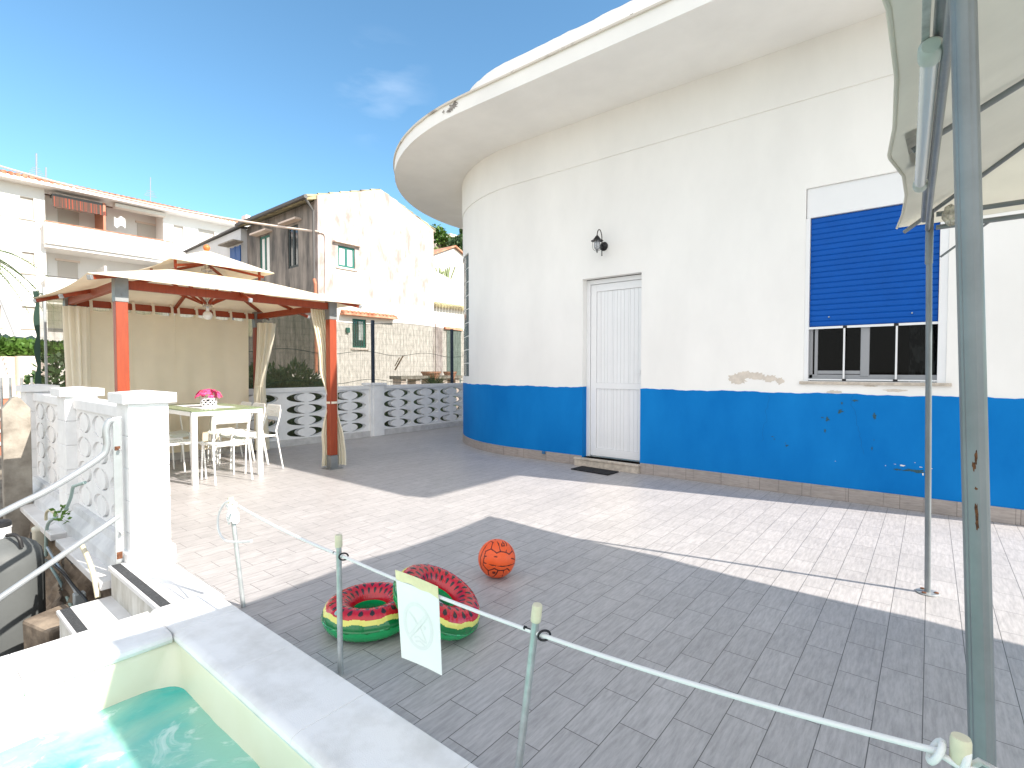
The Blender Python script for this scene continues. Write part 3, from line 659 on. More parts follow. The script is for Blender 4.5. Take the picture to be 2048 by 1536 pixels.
for i in range(na + 1):
    t = lerp(TH0, TH1, i / na)
    q = [(CXH - r * math.sin(t + dt), CYH - r * math.cos(t + dt), zz) for zz in (GZ0, GZ1) for r, dt in ((RH - .02, -.002), (RH - .02, .002), (RH - .07, .002), (RH - .07, -.002))]
    m2.add(q, [(0, 1, 2, 3), (4, 5, 6, 7), (0, 1, 5, 4), (1, 2, 6, 5), (2, 3, 7, 6), (3, 0, 4, 7)])
m.build('glass_block', M['gblock'], gbw, bevel=.004); m2.build('mortar_grid', M['white'], gbw)
# small painted box and pipe stub low on the wall left of the door
p = gY(1090, 903, YW)
m = MB(); m.box(p.x - .025, p.x + .015, YW - .035, YW - .013, .085, .12); m.lathe((p.x, YW - .03, .102), [(.012, 0), (.012, .02), (.008, .021)], 12, axis=(1, -.3, 0))
m.build('outlet_box', mat('blue_painted_box', (.03, .15, .32), .6, var=.3, vscale=40), house, bevel=.003)
# ------------------------------------------------------------------ wall lantern
p0 = gY(1208, 493, YW)
lx, lz = p0.x, p0.z
lan = empty('wall_lantern', (lx, YW, lz), 'black metal swan neck wall lantern above the white door', 'wall lamp')
m = MB(); m.lathe((lx, YW - .001, lz), [(.052, 0), (.052, .008), (.035, .018), (.02, .03), (.016, .045)], 24, axis=(0, -1, 0)); m.build('wall_plate', M['black'], lan, smooth=True)
ly = YW - .16
m = MB(); m.tube(smoothpts([(lx, YW - .05, lz - .11), (lx, YW - .05, lz), (lx, YW - .052, lz + .10), (lx, YW - .075, lz + .155), (lx, YW - .105, lz + .172), (lx, YW - .14, lz + .155), (lx, ly, lz + .10), (lx, ly, lz + .085)], 6), .0055, 8)
m.sphere((lx, YW - .05, lz - .11), .008, 6); m.build('swan_neck', M['black'], lan, smooth=True)
m = MB(); m.lathe((lx, ly, lz), [(.068, .032), (.07, .036), (.045, .047), (.04, .05), (.042, .056), (.03, .07), (.02, .086), (.01, .094), (.008, .10)], 28); m.build('hood', M['black'], lan, smooth=True)
m = MB(); m.lathe((lx, ly, lz), [(.034, .034), (.034, -.03), (.030, -.05), (.018, -.066), (.004, -.072)], 20); m.build('lamp_glass', glass('lantern_glass', (.86, .88, .9), .03, opaque=((.6, .62, .66), .3)), lan, smooth=True)
m = MB()
for k in range(4):
    a = k * PI / 2 + .4
    m.tube(smoothpts([(lx + .05 * math.cos(a), ly + .05 * math.sin(a), lz + .036), (lx + .05 * math.cos(a), ly + .05 * math.sin(a), lz - .035), (lx + .036 * math.cos(a), ly + .036 * math.sin(a), lz - .066), (lx, ly, lz - .084)], 5), .0022, 6)
m.lathe((lx, ly, lz), [(.008, -.074), (.008, -.09), (.005, -.092), (.006, -.10), (.002, -.104)], 12); m.build('wire_cage', M['black'], lan)
# doormat
a, b, c, d = gz(1140, 941), gz(1180, 931), gz(1254, 943), gz(1215, 954)
m = MB(); m.box(-.25, .25, -.115, .115, .0015, .014)
dm = m.build('doormat', M['mat'], bevel=.003); dm.location = (-2.96, 5.135, 0); dm.rotation_euler = (0, 0, R_(-4)); tag(dm, 'flat black rectangular doormat lying before the white door', 'doormat')

# ------------------------------------------------------------------ BALUSTRADES
def crescents(cx, cy, a, b, rd, n=20):
    """two crescent holes: wide ellipse minus a central disc (the disc touches top and bottom)"""
    out = []
    for sgn in (-1, 1):
        g0 = R_(80)
        o = [(cx + sgn * a * math.cos(t), cy + b * math.sin(t)) for t in [lerp(-g0, g0, i / n) for i in range(n + 1)]]
        inn = [(cx + sgn * rd * math.cos(t), cy + b * .90 * math.sin(t)) for t in [lerp(g0, -g0, i / n) for i in range(0, n + 1)]]
        loop = o + inn
        if sgn < 0: loop = loop[::-1]
        out.append(loop)
    return out
def bal_panel(L, H, pitch, rows, a, b, rd, t, x_off=0):
    """plate in local u (0..L) v (0..H)"""
    holes = []
    ncol = max(1, int(round((L) / pitch))); pw = L / ncol; rh = H / rows
    for i in range(ncol):
        for j in range(rows):
            holes += crescents(pw * (i + .5), rh * (j + .5), min(a, pw * .46), b, rd)
    return [(0, 0), (L, 0), (L, H), (0, H)], holes
# near balustrade (runs along X)
bal = empty('near_balustrade', (-5.2, 1.0, 0), 'white openwork block balustrade beside the steps, square pillar at its end', 'balustrade')
def plate_x(mb, x0, x1, z0, z1, y, t, pitch, a, b, rd, rows=4):
    o, h = bal_panel(x1 - x0, z1 - z0, pitch, rows, a, b, rd, t)
    mb.plate(o, h, t, lambda u, v, w_: (x0 + u, y + w_, z0 + v))
def plate_y(mb, y0, y1, z0, z1, x, t, pitch, a, b, rd, rows=4):
    o, h = bal_panel(y1 - y0, z1 - z0, pitch, rows, a, b, rd, t)
    mb.plate(o, h, t, lambda u, v, w_: (x + w_, y0 + u, z0 + v))
YB = 1.02
for x0, x1 in ((-5.28, -3.93), (-6.98, -5.56)):
    m = MB(); plate_x(m, x0, x1, .09, .845, YB - .03, .10, .50, .222, .080, .125)
    m.build('block_panel', M['white_block'], bal)
    m = MB(); m.box(x0, x1, YB - .05, YB + .10, .847, .925); m.build('top_rail', M['white_cap'], bal, bevel=.006)
for (xa_, xb_, ya_, yb_, zt, cap) in ((-3.93, -3.69, .93, 1.14, .955, 1), (-5.56, -5.28, .92, 1.13, .945, 1), (-7.24, -6.98, .92, 1.14, .935, 1)):
    m = MB(); nb = 5
    for k in range(nb):
        z0, z1 = lerp(-.02 if xa_ > -4 else -.02, zt, k / nb), lerp(-.02, zt, (k + 1) / nb) - .002
        m.box(xa_, xb_, ya_, yb_, z0, z1)
    if xa_ > -4: m.box(xa_ - .02, xb_ + .02, ya_ - .02, yb_ + .02, -.02, .06)
    pil = m.build('pillar', M['white_block'], bal, bevel=.004)
    m = MB(); e = .035; m.box(xa_ - e, xb_ + e, ya_ - e, yb_ + e, zt + .001, zt + .062)
    cxp_, cyp_ = (xa_ + xb_) / 2, (ya_ + yb_) / 2
    m.add([(xa_ - e, ya_ - e, zt + .062), (xb_ + e, ya_ - e, zt + .062), (xb_ + e, yb_ + e, zt + .062), (xa_ - e, yb_ + e, zt + .062), (cxp_, cyp_, zt + .078)], [(0, 1, 4), (1, 2, 4), (2, 3, 4), (3, 0, 4)])
    m.build('cap_stone', M['white_cap'], pil, bevel=.003)
# low plinth course and projecting marble ledge outside
m = MB(); m.box(-7.24, -3.93, YB - .055, YB + .11, -.02, .082)
prof = [(YB - .065, .088), (YB - .075, .04), (YB - .13, -.02), (YB - .14, -.14), (YB + .05, -.14), (YB + .05, .088)]
m.add([(x, p[0], p[1]) for x in (-7.24, -3.80) for p in prof], [(k, (k + 1) % 6, (k + 1) % 6 + 6, k + 6) for k in range(6)] + [(0, 1, 2, 3, 4, 5), (6, 7, 8, 9, 10, 11)])
m.build('plinth', mat('grey_white_render', (.55, .56, .57), .8, col2=(.70, .71, .71), vscale=6, bump=.35, bscale=30), bal, bevel=.004)
m = MB()
m.box(-4.95, -3.74, .79, .90, -.135, -.085); m.box(-7.1, -5.12, .79, .90, -.135, -.085)
m.build('ledge_slab', M['marble'], bal, bevel=.006)
# rock wall below
rw = MB()
rr = random.Random(11)
def rockfn(u, v):
    x = lerp(-7.9, -3.72, u); z = lerp(-1.25, -.13, v)
    return (x, .90 - .05 * math.sin(x * 5) * v - .06 * rr.random() - .10 * (1 - v), z)
rw.grid(90, 24, rockfn); rw.grid(2, 2, lambda u, v: (-3.72, lerp(.84, 1.12, u), lerp(-1.25, -.01, v)))
tag(rw.build('rock_wall', M['rock'], smooth=True, angle=60), 'rough brown rubble wall carrying the balustrade above the tank', 'wall')
# corner and far balustrade (runs along Y)
bf = empty('far_balustrade', (-7.55, 4.5, 0), 'long white openwork block balustrade behind the gazebo, running to the blue house base', 'balustrade')
XB = -7.62
for y0, y1 in ((1.16, 2.96), (3.04, 5.34), (5.62, 7.65)):
    m = MB(); plate_y(m, y0, y1, .10, .815, XB, .10, .72, .32, .074, .15)
    m.build('block_panel', M['white_block'], bf)
    m = MB(); m.box(XB - .03, XB + .125, y0, y1, .817, .88); m.build('top_rail', M['white_cap'], bf, bevel=.005)
for yy in (5.48,):
    m = MB(); m.box(XB - .05, XB + .15, yy - .14, yy + .14, .0, .885); m.box(XB + .15, XB + .165, yy - .09, yy + .09, .0, .885)
    pil = m.build('pillar', M['white_block'], bf, bevel=.004)
    m = MB(); m.box(XB - .08, XB + .19, yy - .17, yy + .17, .887, .925); m.build('cap_stone', M['white_cap'], pil, bevel=.004)
m = MB(); m.box(XB - .03, XB + .125, 2.96, 3.04, .0, .88); m.build('pillar', M['white_block'], bf)
m = MB(); m.box(XB - .04, XB + .13, 1.14, 7.7, -.02, .098); m.build('plinth', M['skirt'] if False else mat('plinth_render', (.58, .57, .56), .8, var=.12, vscale=8, bump=.3), bf, bevel=.004)

# ------------------------------------------------------------------ shade net fence
fn_ = empty('net_fence', (-7.85, 4, 0), 'green shade net and wire fence standing behind the white balustrade', 'fence')
XN = -7.82
def net_top(y): return 2.02 + .035 * math.sin(y * 2.1) - .03 * abs(math.sin(y * 1.55))
m = MB(); m.grid(220, 30, lambda u, v: (XN + .02 * math.sin(u * 60) * (1 - abs(2 * v - 1)) + .012 * math.sin(u * 37 + v * 5), lerp(1.15, 8.6, u), lerp(-.35, net_top(lerp(1.15, 8.6, u)), v)))
net = m.build('shade_net', M['netm'], fn_, smooth=True)
# left return: a hanging fold of net at the corner with a scalloped edge
m = MB(); m.grid(6, 60, lambda u, v: (XN + .03 * u, lerp(1.15 - .025 * abs(math.sin(v * 17)) - .015, 1.16, u), lerp(.15, 2.04, v)))
m.build('net_edge_fold', mat('dark_net_fold', (.02, .05, .035), .9), fn_)
m = MB()
for k in range(94): y = 1.2 + .08 * k; m.bar((XN + .03, y, .6), (XN + .03, y, 1.96 - .03 * abs(math.sin(y * 1.55))), .0015, .0015)
for k in range(14): z = .62 + .1 * k; m.bar((XN + .034, 1.15, z), (XN + .034, 8.6, z), .0015, .0015)
m.build('wire_mesh', M['wire'], fn_)
m = MB()
for zc in (2.0, 1.45, .95):
    m.tube([(XN + .04, lerp(1.15, 8.6, i / 60), (net_top(lerp(1.15, 8.6, i / 60)) if zc == 2.0 else zc + .035 * math.sin(i * .55 + zc))) for i in range(61)], .0045, 6)
m.build('tension_wire', M['wire'], fn_)
for (y, r, zt) in ((5.59, .024, 2.04), (7.55, .024, 2.0), (3.2, .02, 2.0), (1.20, .012, 2.08)):
    m = MB(); m.box(XN + .045, XN + .045 + 2 * r, y - r, y + r, -.3, zt); m.build('fence_post', M['fpost'] if y > 2 else M['railp'], fn_, bevel=.003)

# ------------------------------------------------------------------ GAZEBO
gz_ = empty('gazebo', (-6.33, 2.33, 0), 'two tier cream canvas gazebo on red stained wooden posts over the dining table', 'gazebo')
GX0, GX1, GY0, GY1 = -7.28, -5.43, 1.33, 3.34
HP = .044
for (x, y) in ((GX1, GY1), (GX1, GY0), (GX0, GY1), (GX0, GY0)):
    m = MB(); m.box(x - HP, x + HP, y - HP, y + HP, .16, 1.80); po = m.build('post', M['woodred'], gz_, bevel=.004)
    m = MB(); m.box(x - HP - .005, x + HP + .005, y - HP - .005, y + HP + .005, 1.74, 1.955); m.lathe((x + HP + .005, y, 1.80), [(.009, 0), (.009, .006), (.004, .008)], 10, axis=(1, 0, 0)); m.build('corner_bracket', M['bracket'], po, bevel=.003)
    m = MB(); m.box(x - HP - .004, x + HP + .004, y - HP - .004, y + HP + .004, .004, .158); m.box(x - .09, x + .09, y - .09, y + .09, .0, .008)
    m.build('base_shoe', M['bracket'], po, bevel=.002)
BZ0, BZ1 = 1.855, 1.93
for (x0, y0, x1, y1) in ((GX1, GY0, GX1, GY1), (GX0, GY0, GX0, GY1), (GX0, GY0, GX1, GY0), (GX0, GY1, GX1, GY1)):
    a, b = V(x0, y0, (BZ0 + BZ1) / 2), V(x1, y1, (BZ0 + BZ1) / 2); d = (b - a).normalized() * (HP + .006)
    m = MB(); m.bar(a + d, b - d, .045, BZ1 - BZ0); m.build('beam', M['woodred'], gz_, bevel=.003)
EX0, EX1, EY0, EY1, EZ = -7.47, -5.18, 1.06, 3.60, 1.925
IX0, IX1, IY0, IY1, IZ = -6.72, -5.94, 1.90, 2.78, 2.17
def roof_ring(e, i, ze, zi, sag, name, parent, n=16, edge_drop=.0):
    m = MB()
    ec = [V(e[1], e[2], ze), V(e[1], e[3], ze), V(e[0], e[3], ze), V(e[0], e[2], ze)]
    ic = [V(i[1], i[2], zi), V(i[1], i[3], zi), V(i[0], i[3], zi), V(i[0], i[2], zi)]
    for k in range(4):
        a, b, c, d = ec[k], ec[(k + 1) % 4], ic[(k + 1) % 4], ic[k]
        def fn(u, v, a=a, b=b, c=c, d=d):
            p = a.lerp(b, u).lerp(d.lerp(c, u), v); s_ = 4 * u * (1 - u)
            p = p + V(0, 0, -sag * s_ * (1 - v) * .35 - sag * math.sin(PI * v) * s_)
            cen = V((e[0] + e[1]) / 2, (e[2] + e[3]) / 2, p.z); p = p + (cen - p) * (.03 * s_ * (1 - v)); return p
        m.grid(n, 8, fn)
    o = m.build(name, M['canvas'], parent, smooth=True, solid=.004); return o
low = roof_ring((EX0, EX1, EY0, EY1), (IX0, IX1, IY0, IY1), EZ, IZ, .025, 'lower_canopy', gz_)
up = roof_ring((-6.78, -5.80, 1.82, 2.86), (-6.32, -6.26, 2.31, 2.37), 2.25, 2.47, .02, 'upper_canopy', gz_)
# rafters with silver caps
def rafter(a, b, cap=True, w_=.028, h_=.035, name='rafter'):
    m = MB(); m.bar(a, b, w_, h_); r_ = m.build(name, M['woodred'], gz_, bevel=.002)
    if cap:
        a, b = Vector(a), Vector(b); d = (a - b).normalized(); m = MB(); m.bar(a + d * .0, a + d * .03, w_ + .006, h_ + .004); m.build('end_cap', M['railp'], r_, bevel=.004)
    return r_
dz = -.028
cxg, cyg = (EX0 + EX1) / 2, (EY0 + EY1) / 2
for (a, b) in (((EX1 - .03, EY0 + .03, EZ + dz), (IX1, IY0, IZ + dz)), ((EX1 - .03, EY1 - .03, EZ + dz), (IX1, IY1, IZ + dz)), ((EX0 + .03, EY1 - .03, EZ + dz), (IX0, IY1, IZ + dz)), ((EX0 + .03, EY0 + .03, EZ + dz), (IX0, IY0, IZ + dz)),
               ((cxg, EY0 + .05, EZ + dz - .048), (cxg, IY0, IZ + dz - .02)), ((cxg, EY1 - .05, EZ + dz - .048), (cxg, IY1, IZ + dz - .02)), ((EX0 + .05, cyg, EZ + dz - .048), (IX0, cyg, IZ + dz - .02)), ((EX1 - .05, cyg, EZ + dz - .048), (IX1, cyg, IZ + dz - .02))):
    rafter(a, b)
hx, hy = -6.29, 2.34
for k in range(8):
    a_ = k * PI / 4; ca, sa = math.cos(a_), math.sin(a_); rr_ = .36 if k % 2 == 0 else .46
    m = MB(); m.bar((hx + .05 * ca, hy + .05 * sa, 1.895), (hx + rr_ * ca, hy + rr_ * sa, 2.09 if k % 2 == 0 else 2.07), .018, .024); m.build('strut', M['woodred'], gz_)
for k in range(4):
    a_ = k * PI / 2 + PI / 4; m = MB(); m.bar((hx + .04 * math.cos(a_), hy + .04 * math.sin(a_), 2.33), (hx + .58 * math.cos(a_), hy + .62 * math.sin(a_), 2.205), .02, .026); m.build('upper_rafter', M['woodred'], gz_)
    m = MB(); ex, ey = hx + (.34 if k in (0, 3) else -.38), hy + (.42 if k < 2 else -.42)
    m.bar((ex, ey, 2.16), (ex, ey, 2.27), .022, .022); m.build('king_strut', M['woodred'], gz_)
m = MB(); m.lathe((hx, hy, 0), [(.02, 1.855), (.05, 1.86), (.05, 1.875), (.028, 1.88), (.028, 1.93), (.05, 1.935), (.03, 1.95)], 20); m.lathe((hx, hy, 0), [(.022, 1.95), (.022, 2.46)], 10); m.lathe((hx, hy, 0), [(.05, 2.255), (.055, 2.26), (.055, 2.28), (.04, 2.285)], 16)
m.build('hub', M['chrome'], gz_, smooth=True)
m = MB(); m.lathe((hx, hy, 0), [(.03, 2.47), (.032, 2.475), (.02, 2.487), (.028, 2.495), (.036, 2.512), (.034, 2.53), (.02, 2.546), (.004, 2.552)], 20); m.build('finial', M['woodfin'], gz_, smooth=True)
bl = empty('pendant_bulb', (hx, hy, 1.8), 'round frosted light bulb hanging under the gazebo hub', 'light bulb')
m = MB(); m.lathe((hx, hy, 0), [(.012, 1.855), (.016, 1.85), (.018, 1.815), (.014, 1.81)], 14); m.build('bulb_holder', M['vase'], bl, smooth=True)
m = MB(); m.sphere((hx, hy, 1.765), .049, 14); m.build('globe', M['bulb'], bl, smooth=True)

# curtains
def flat_curtain(name, y0, y1, x, z0, z1, label, seed):
    rr = random.Random(seed); ph = rr.random() * 6
    root = MB(); root.grid(60, 16, lambda u, v: (x + .020 * math.sin(u * 17 + ph + .8 * math.sin(v * 3)) * (1.15 - v) + .012 * math.sin(u * 7 + ph) + .005 * math.sin(u * 41 + v * 4) * (1 - v), lerp(y0, y1, u) + .01 * (1 - v) * math.sin(ph), lerp(z0, z1, v) - .02 * math.sin(PI * ((u * 4) % 1)) * v * v))
    o = root.build('curtain', M['curtain'], smooth=True, solid=.003); tag(o, label, 'curtain', 'canvas curtains of the gazebo')
    for k in range(5):
        u = k / 4; y = lerp(y0 + .03, y1 - .03, u); m = MB()
        m.grid(1, 8, lambda a, b, y=y: (x + .035 - .0 + .036 * math.cos(b * PI) - .035, y - .014 + .028 * a, (z1 - .02) + (BZ1 - z1 + .04) * math.sin(b * PI)))
        m.build('loop_tab', M['curtain2'], o, solid=.002)
    return o
flat_curtain('c', 1.47, 2.315, -7.24, .13, 1.83, 'flat beige canvas curtain closing the back of the gazebo, left of the slit', 1)
flat_curtain('c', 2.322, 3.20, -7.236, .13, 1.83, 'flat beige canvas curtain closing the back of the gazebo, right of the slit', 2)
def gathered(cf, rf, a0, a1, z0, z1, label, folds=7, tie=None, mt='curtain2', zsteps=36, ell=1.0, nu=90):
    m = MB()
    def fn(u, v):
        z = lerp(z0, z1, v); c = cf(z); r = rf(z); a = lerp(a0, a1, u)
        k = 1 + .22 * math.sin(u * folds * 2 * PI + z * 1.2) + .06 * math.sin(u * folds * 5.1 + z * 3)
        return (c[0] + r * k * math.cos(a), c[1] + r * k * math.sin(a) * ell, z)
    m.grid(nu, zsteps, fn)
    o = m.build('curtain', M[mt], smooth=True, solid=.0025, angle=60); tag(o, label, 'curtain', 'canvas curtains of the gazebo')
    if tie:
        z = tie; c = cf(z); r = rf(z) * 1.16
        m = MB(); n = 40
        vs = []
        for zz in (z - .012, z + .012):
            for rr in (r, r + .004): vs += [(c[0] + rr * math.cos(lerp(a0 - .25, a1 + .25, i / n)), c[1] + rr * math.sin(lerp(a0 - .25, a1 + .25, i / n)) * ell, zz) for i in range(n + 1)]
        q = n + 1; fs = []
        for i in range(n): fs += [(i, i + 1, q + i + 1, q + i), (2 * q + i, 2 * q + i + 1, 3 * q + i + 1, 3 * q + i), (i, i + 1, 2 * q + i + 1, 2 * q + i), (q + i, q + i + 1, 3 * q + i + 1, 3 * q + i)]
        m.add(vs, fs); m.build('tie_band', M['curtain2'], o)
    return o
def pw(z, pts):
    for (a, fa), (b, fb) in zip(pts, pts[1:]):
        if z <= b: t = max(0, (z - a) / (b - a)); t = t * t * (3 - 2 * t); return fa + (fb - fa) * t
    return pts[-1][1]
# near right post: two bunches either side of the post, tied at mid height
tcam = V(-GX1, -GY1, 0).normalized(); side = V(-tcam.y, tcam.x, 0)
def cNR(z): o = pw(z, [(0, .0), (.8, .0), (1.9, -.0)]); return (GX1 - tcam.x * .01, GY1 - tcam.y * .01)
ang = math.atan2(-tcam.y, -tcam.x)
def side_bunch(px, post, z_list, label, wr, mt='curtain2', tie=None, folds=5):
    pass
# left bunch of NR: from beam at upper left, down to the tie; one open sheet behind the post
def fnNR(u, v):
    z = lerp(.03, 1.86, v)
    half = pw(z, [(.03, .135), (.35, .125), (.74, .060), (.8, .058), (1.2, .10), (1.86, .115)])
    offc = pw(z, [(.03, .015), (.76, .0), (1.2, -.03), (1.86, -.10)])
    s_ = lerp(-1, 1, u)
    back = .075 * (1 - s_ * s_) + .018 * math.sin(u * 2 * PI * 8 + z) * (1 if z < .7 or z > .85 else .5)
    p = V(GX1, GY1, z) + side * (-(offc) * -1) + side * (s_ * half + .006 * math.sin(z * 9)) - tcam * (back + .0)
    return p
m = MB(); m.grid(110, 40, fnNR); cNRo = m.build('curtain', M['curtain2'], smooth=True, solid=.0025, angle=60)
tag(cNRo, 'cream curtain gathered and tied round the gazebo post nearest the house', 'curtain', 'canvas curtains of the gazebo')
m = MB(); zt = .775
loop = []
for i in range(25):
    a_ = 2 * PI * i / 24; loop.append(V(GX1, GY1, zt) + side * (.064 * math.cos(a_)) + tcam * (.066 * math.sin(a_) - .01))
for za_, in ((0,),):
    vs = [p + V(0, 0, -.013) for p in loop] + [p + V(0, 0, .013) for p in loop]
    m.add(vs, [(i, i + 1, i + 26, i + 25) for i in range(24)])
m.build('tie_band', M['curtain2'], cNRo, solid=.003)
cc = tcam
gathered(lambda z: (GX0 + .10 + pw(z, [(0, 0), (.8, .03), (1.85, 0)]) * 0 + .02, GY1 + .02 + pw(z, [(0, -.03), (.85, -.05), (1.8, .05)])), lambda z: pw(z, [(.03, .075), (.8, .062), (1.0, .055), (1.82, .10)]), -PI * .9, PI * .6, .05, 1.80, 'cream curtain gathered at the back gazebo post nearest the far balustrade', 6, tie=.93)
gathered(lambda z: (GX0 + .06, GY0 + .045), lambda z: pw(z, [(.03, .10), (.9, .085), (1.84, .095)]), -PI * .9, PI * .45, .12, 1.84, 'cream curtain bunched at the back gazebo post by the net corner', 6)

# ------------------------------------------------------------------ DINING SET
TX0, TX1, TY0, TY1 = -7.0, -5.70, 1.96, 2.66
tb = empty('dining_table', (-6.35, 2.31, 0), 'white metal dining table with green tinted glass top under the gazebo', 'table')
for (x, y) in ((TX1 - .025, TY0 + .025), (TX1 - .025, TY1 - .025), (TX0 + .025, TY0 + .025), (TX0 + .025, TY1 - .025)):
    m = MB(); m.box(x - .025, x + .025, y - .025, y + .025, 0, .69); m.build('leg', M['chair'], tb, bevel=.003)
m = MB()
m.box(TX0 + .05, TX1 - .05, TY0, TY0 + .02, .69, .735); m.box(TX0 + .05, TX1 - .05, TY1 - .02, TY1, .69, .735); m.box(TX1 - .02, TX1, TY0, TY1, .6905, .7345); m.box(TX0, TX0 + .02, TY0, TY1, .6905, .7345)
m.build('apron', M['chair'], tb, bevel=.003)
m = MB(); m.box(TX0 - .01, TX1 + .01, TY0 - .01, TY1 + .01, .7365, .746); m.build('glass_top', M['tglass'], tb, bevel=.002)
m = MB()
m.grid(10, 6, lambda u, v: (lerp(-6.75, -5.92, u), lerp(2.13, 2.47, v), .748 + .002 * math.sin(u * 9)))
tag(m.build('table_runner', M['runner'], solid=.002), 'pale grey cloth runner lying on the glass table', 'table runner')
vx, vy = -6.17, 2.29
fp = empty('flower_pot', (vx, vy, .75), 'white openwork pot of pink flowers on the dining table', 'flower pot')
m = MB(); n = 44
nv = 12; nu = 44
def vfn(u, v): r = (.068 + .014 * math.sin(PI * v) ** .7); a = 2 * PI * u; return (vx + r * math.cos(a), vy + r * math.sin(a), .752 + .095 * v)
m.grid(nu, nv, vfn, skip=lambda i, j: (j in (2, 3, 5, 6, 8, 9)) and ((i + (2 if j in (5, 6) else 0)) % 4 in (0, 1)))
m.build('pot', M['vase'], fp, smooth=True, solid=.004)
m = MB(); m.lathe((vx, vy, 0), [(.060, .753), (.066, .80), (.062, .84)], 20); m.build('pot_liner', M['dark'], fp)
rr = random.Random(2); m = MB(); ml = MB()
for k in range(80):
    a = rr.random() * 2 * PI; q = math.sqrt(rr.random()); rx = .125 * q; c = V(vx + rx * math.cos(a), vy + rx * math.sin(a) ,   .852 + .085 * math.sqrt(max(0, 1 - q * q)) + rr.uniform(-.008, .008))
    nrm = (c - V(vx, vy, .80)).normalized(); u_ = nrm.orthogonal().normalized(); v_ = nrm.cross(u_)
    R0 = rr.uniform(.018, .027)
    for j in range(9):
        b = 2 * PI * j / 9 + rr.random() * .3; d = u_ * math.cos(b) + v_ * math.sin(b); e = nrm.cross(d)
        m.add([c, c + d * R0 * .6 + e * R0 * .28 + nrm * .003, c + d * R0 + nrm * .006, c + d * R0 * .6 - e * R0 * .28 + nrm * .003], [(0, 1, 2, 3)])
for k in range(60):
    a = rr.random() * 2 * PI; c = V(vx + .07 * math.cos(a), vy + .07 * math.sin(a), .842 + rr.random() * .03); d = V(math.cos(a), math.sin(a), rr.uniform(-.5, .5)) * .035; e = V(-math.sin(a), math.cos(a), 0) * .006
    ml.add([c, c + d * .5 + e, c + d, c + d * .5 - e], [(0, 1, 2, 3)])
m.build('blossoms', M['pink'], fp); ml.build('leaves', M['leafd'], fp)

def make_chair():
    root = empty('dining_chair', (0, 0, 0), 'x', 'chair', 'white perforated metal dining chairs')
    W_ = .165
    # local: +x is forward; back at -x
    m = MB()
    def seatf(u, v):
        x = lerp(-.16, .19, u); y = lerp(-W_, W_, v); z = .405 - .012 * math.sin(PI * v) - (.03 * max(0, (u - .8) / .2) ** 2) + .008 * (1 - u)
        return (x, y, z)
    m.grid(24, 14, seatf, skip=lambda i, j: 4 <= i <= 19 and i % 2 == 0 and j in (1, 2, 4, 5, 8, 9, 11, 12))
    m.build('seat', M['chair'], root, smooth=True, solid=.006)
    m = MB(); outer = []
    for cx_, cy_, a0 in ((W_ - .03, .105, 0), (-W_ + .03, .105, PI / 2)):
        outer += [(cx_ + .03 * math.cos(a0 + PI / 2 * k / 5), cy_ + .03 * math.sin(a0 + PI / 2 * k / 5)) for k in range(6)]
    outer += [(-W_, 0), (W_, 0)]
    holes = []
    for r_ in range(5):
        for c_ in range(13):
            x = -.132 + .022 * c_; z = .02 + .021 * r_
            if r_ in (0, 1, 2, 4): holes.append([(x - .0042, z - .003), (x + .0042, z - .003), (x + .0042, z + .003), (x - .0042, z + .003)])
    m.plate(outer, holes, .005, lambda u, v, w_: (-.205 - .02 * (v / .13) - .03 * (1 - (u / W_) ** 2) * .5 + w_, u, .612 + v))
    m.build('backrest', M['chair'], root)
    for s_ in (-1, 1):
        m = MB(); m.tube(smoothpts([(-.235, s_ * (W_ + .012), .008), (-.17, s_ * (W_ + .006), .40), (-.168, s_ * W_, .47), (-.205, s_ * W_, .60), (-.222, s_ * (W_ - .002), .70)], 5), .0085, 8); m.build('back_leg', M['chair'], root, smooth=True)
        m = MB(); m.tube(smoothpts([(.185, s_ * (W_ - .004), .008), (.165, s_ * (W_ - .012), .375), (.15, s_ * (W_ - .014), .394), (.10, s_ * (W_ - .012), .396), (-.15, s_ * (W_ - .004), .398)], 4), .0085, 8); m.build('front_leg', M['chair'], root, smooth=True)
    m = MB(); m.tube([(-.165, -W_, .385), (-.165, W_, .385)], .007, 8); m.tube([(.14, -W_, .385), (.14, W_, .385)], .007, 8); m.build('cross_bar', M['chair'], root)
    return root
ch0 = make_chair()
chairs = [(-5.72, 2.27, PI, 'white perforated chair at the end of the table nearest the camera, its back to us'),
          (-6.08, 1.98, PI / 2, 'white perforated chair half hidden by the big white balustrade pillar'),
          (-6.60, 1.95, PI / 2, 'white perforated chair on the balustrade side of the table, farther from the camera'),
          (-7.02, 2.18, 0, 'white perforated chair at the far end of the table, facing the camera'),
          (-6.02, 2.72, -PI / 2, 'white perforated chair on the house side of the table, nearest the tiled open floor'),
          (-6.44, 2.74, -PI / 2, 'middle white chair of the three on the house side of the table'),
          (-6.84, 2.76, -PI / 2, 'farthest white chair of the three on the house side of the table')]
for i, (x, y, rz, lab) in enumerate(chairs):
    c = ch0 if i == 0 else copy_tree(ch0)
    c.location = (x, y, 0); c.rotation_euler = (0, 0, rz + random.uniform(-.05, .05)); c['label'] = lab

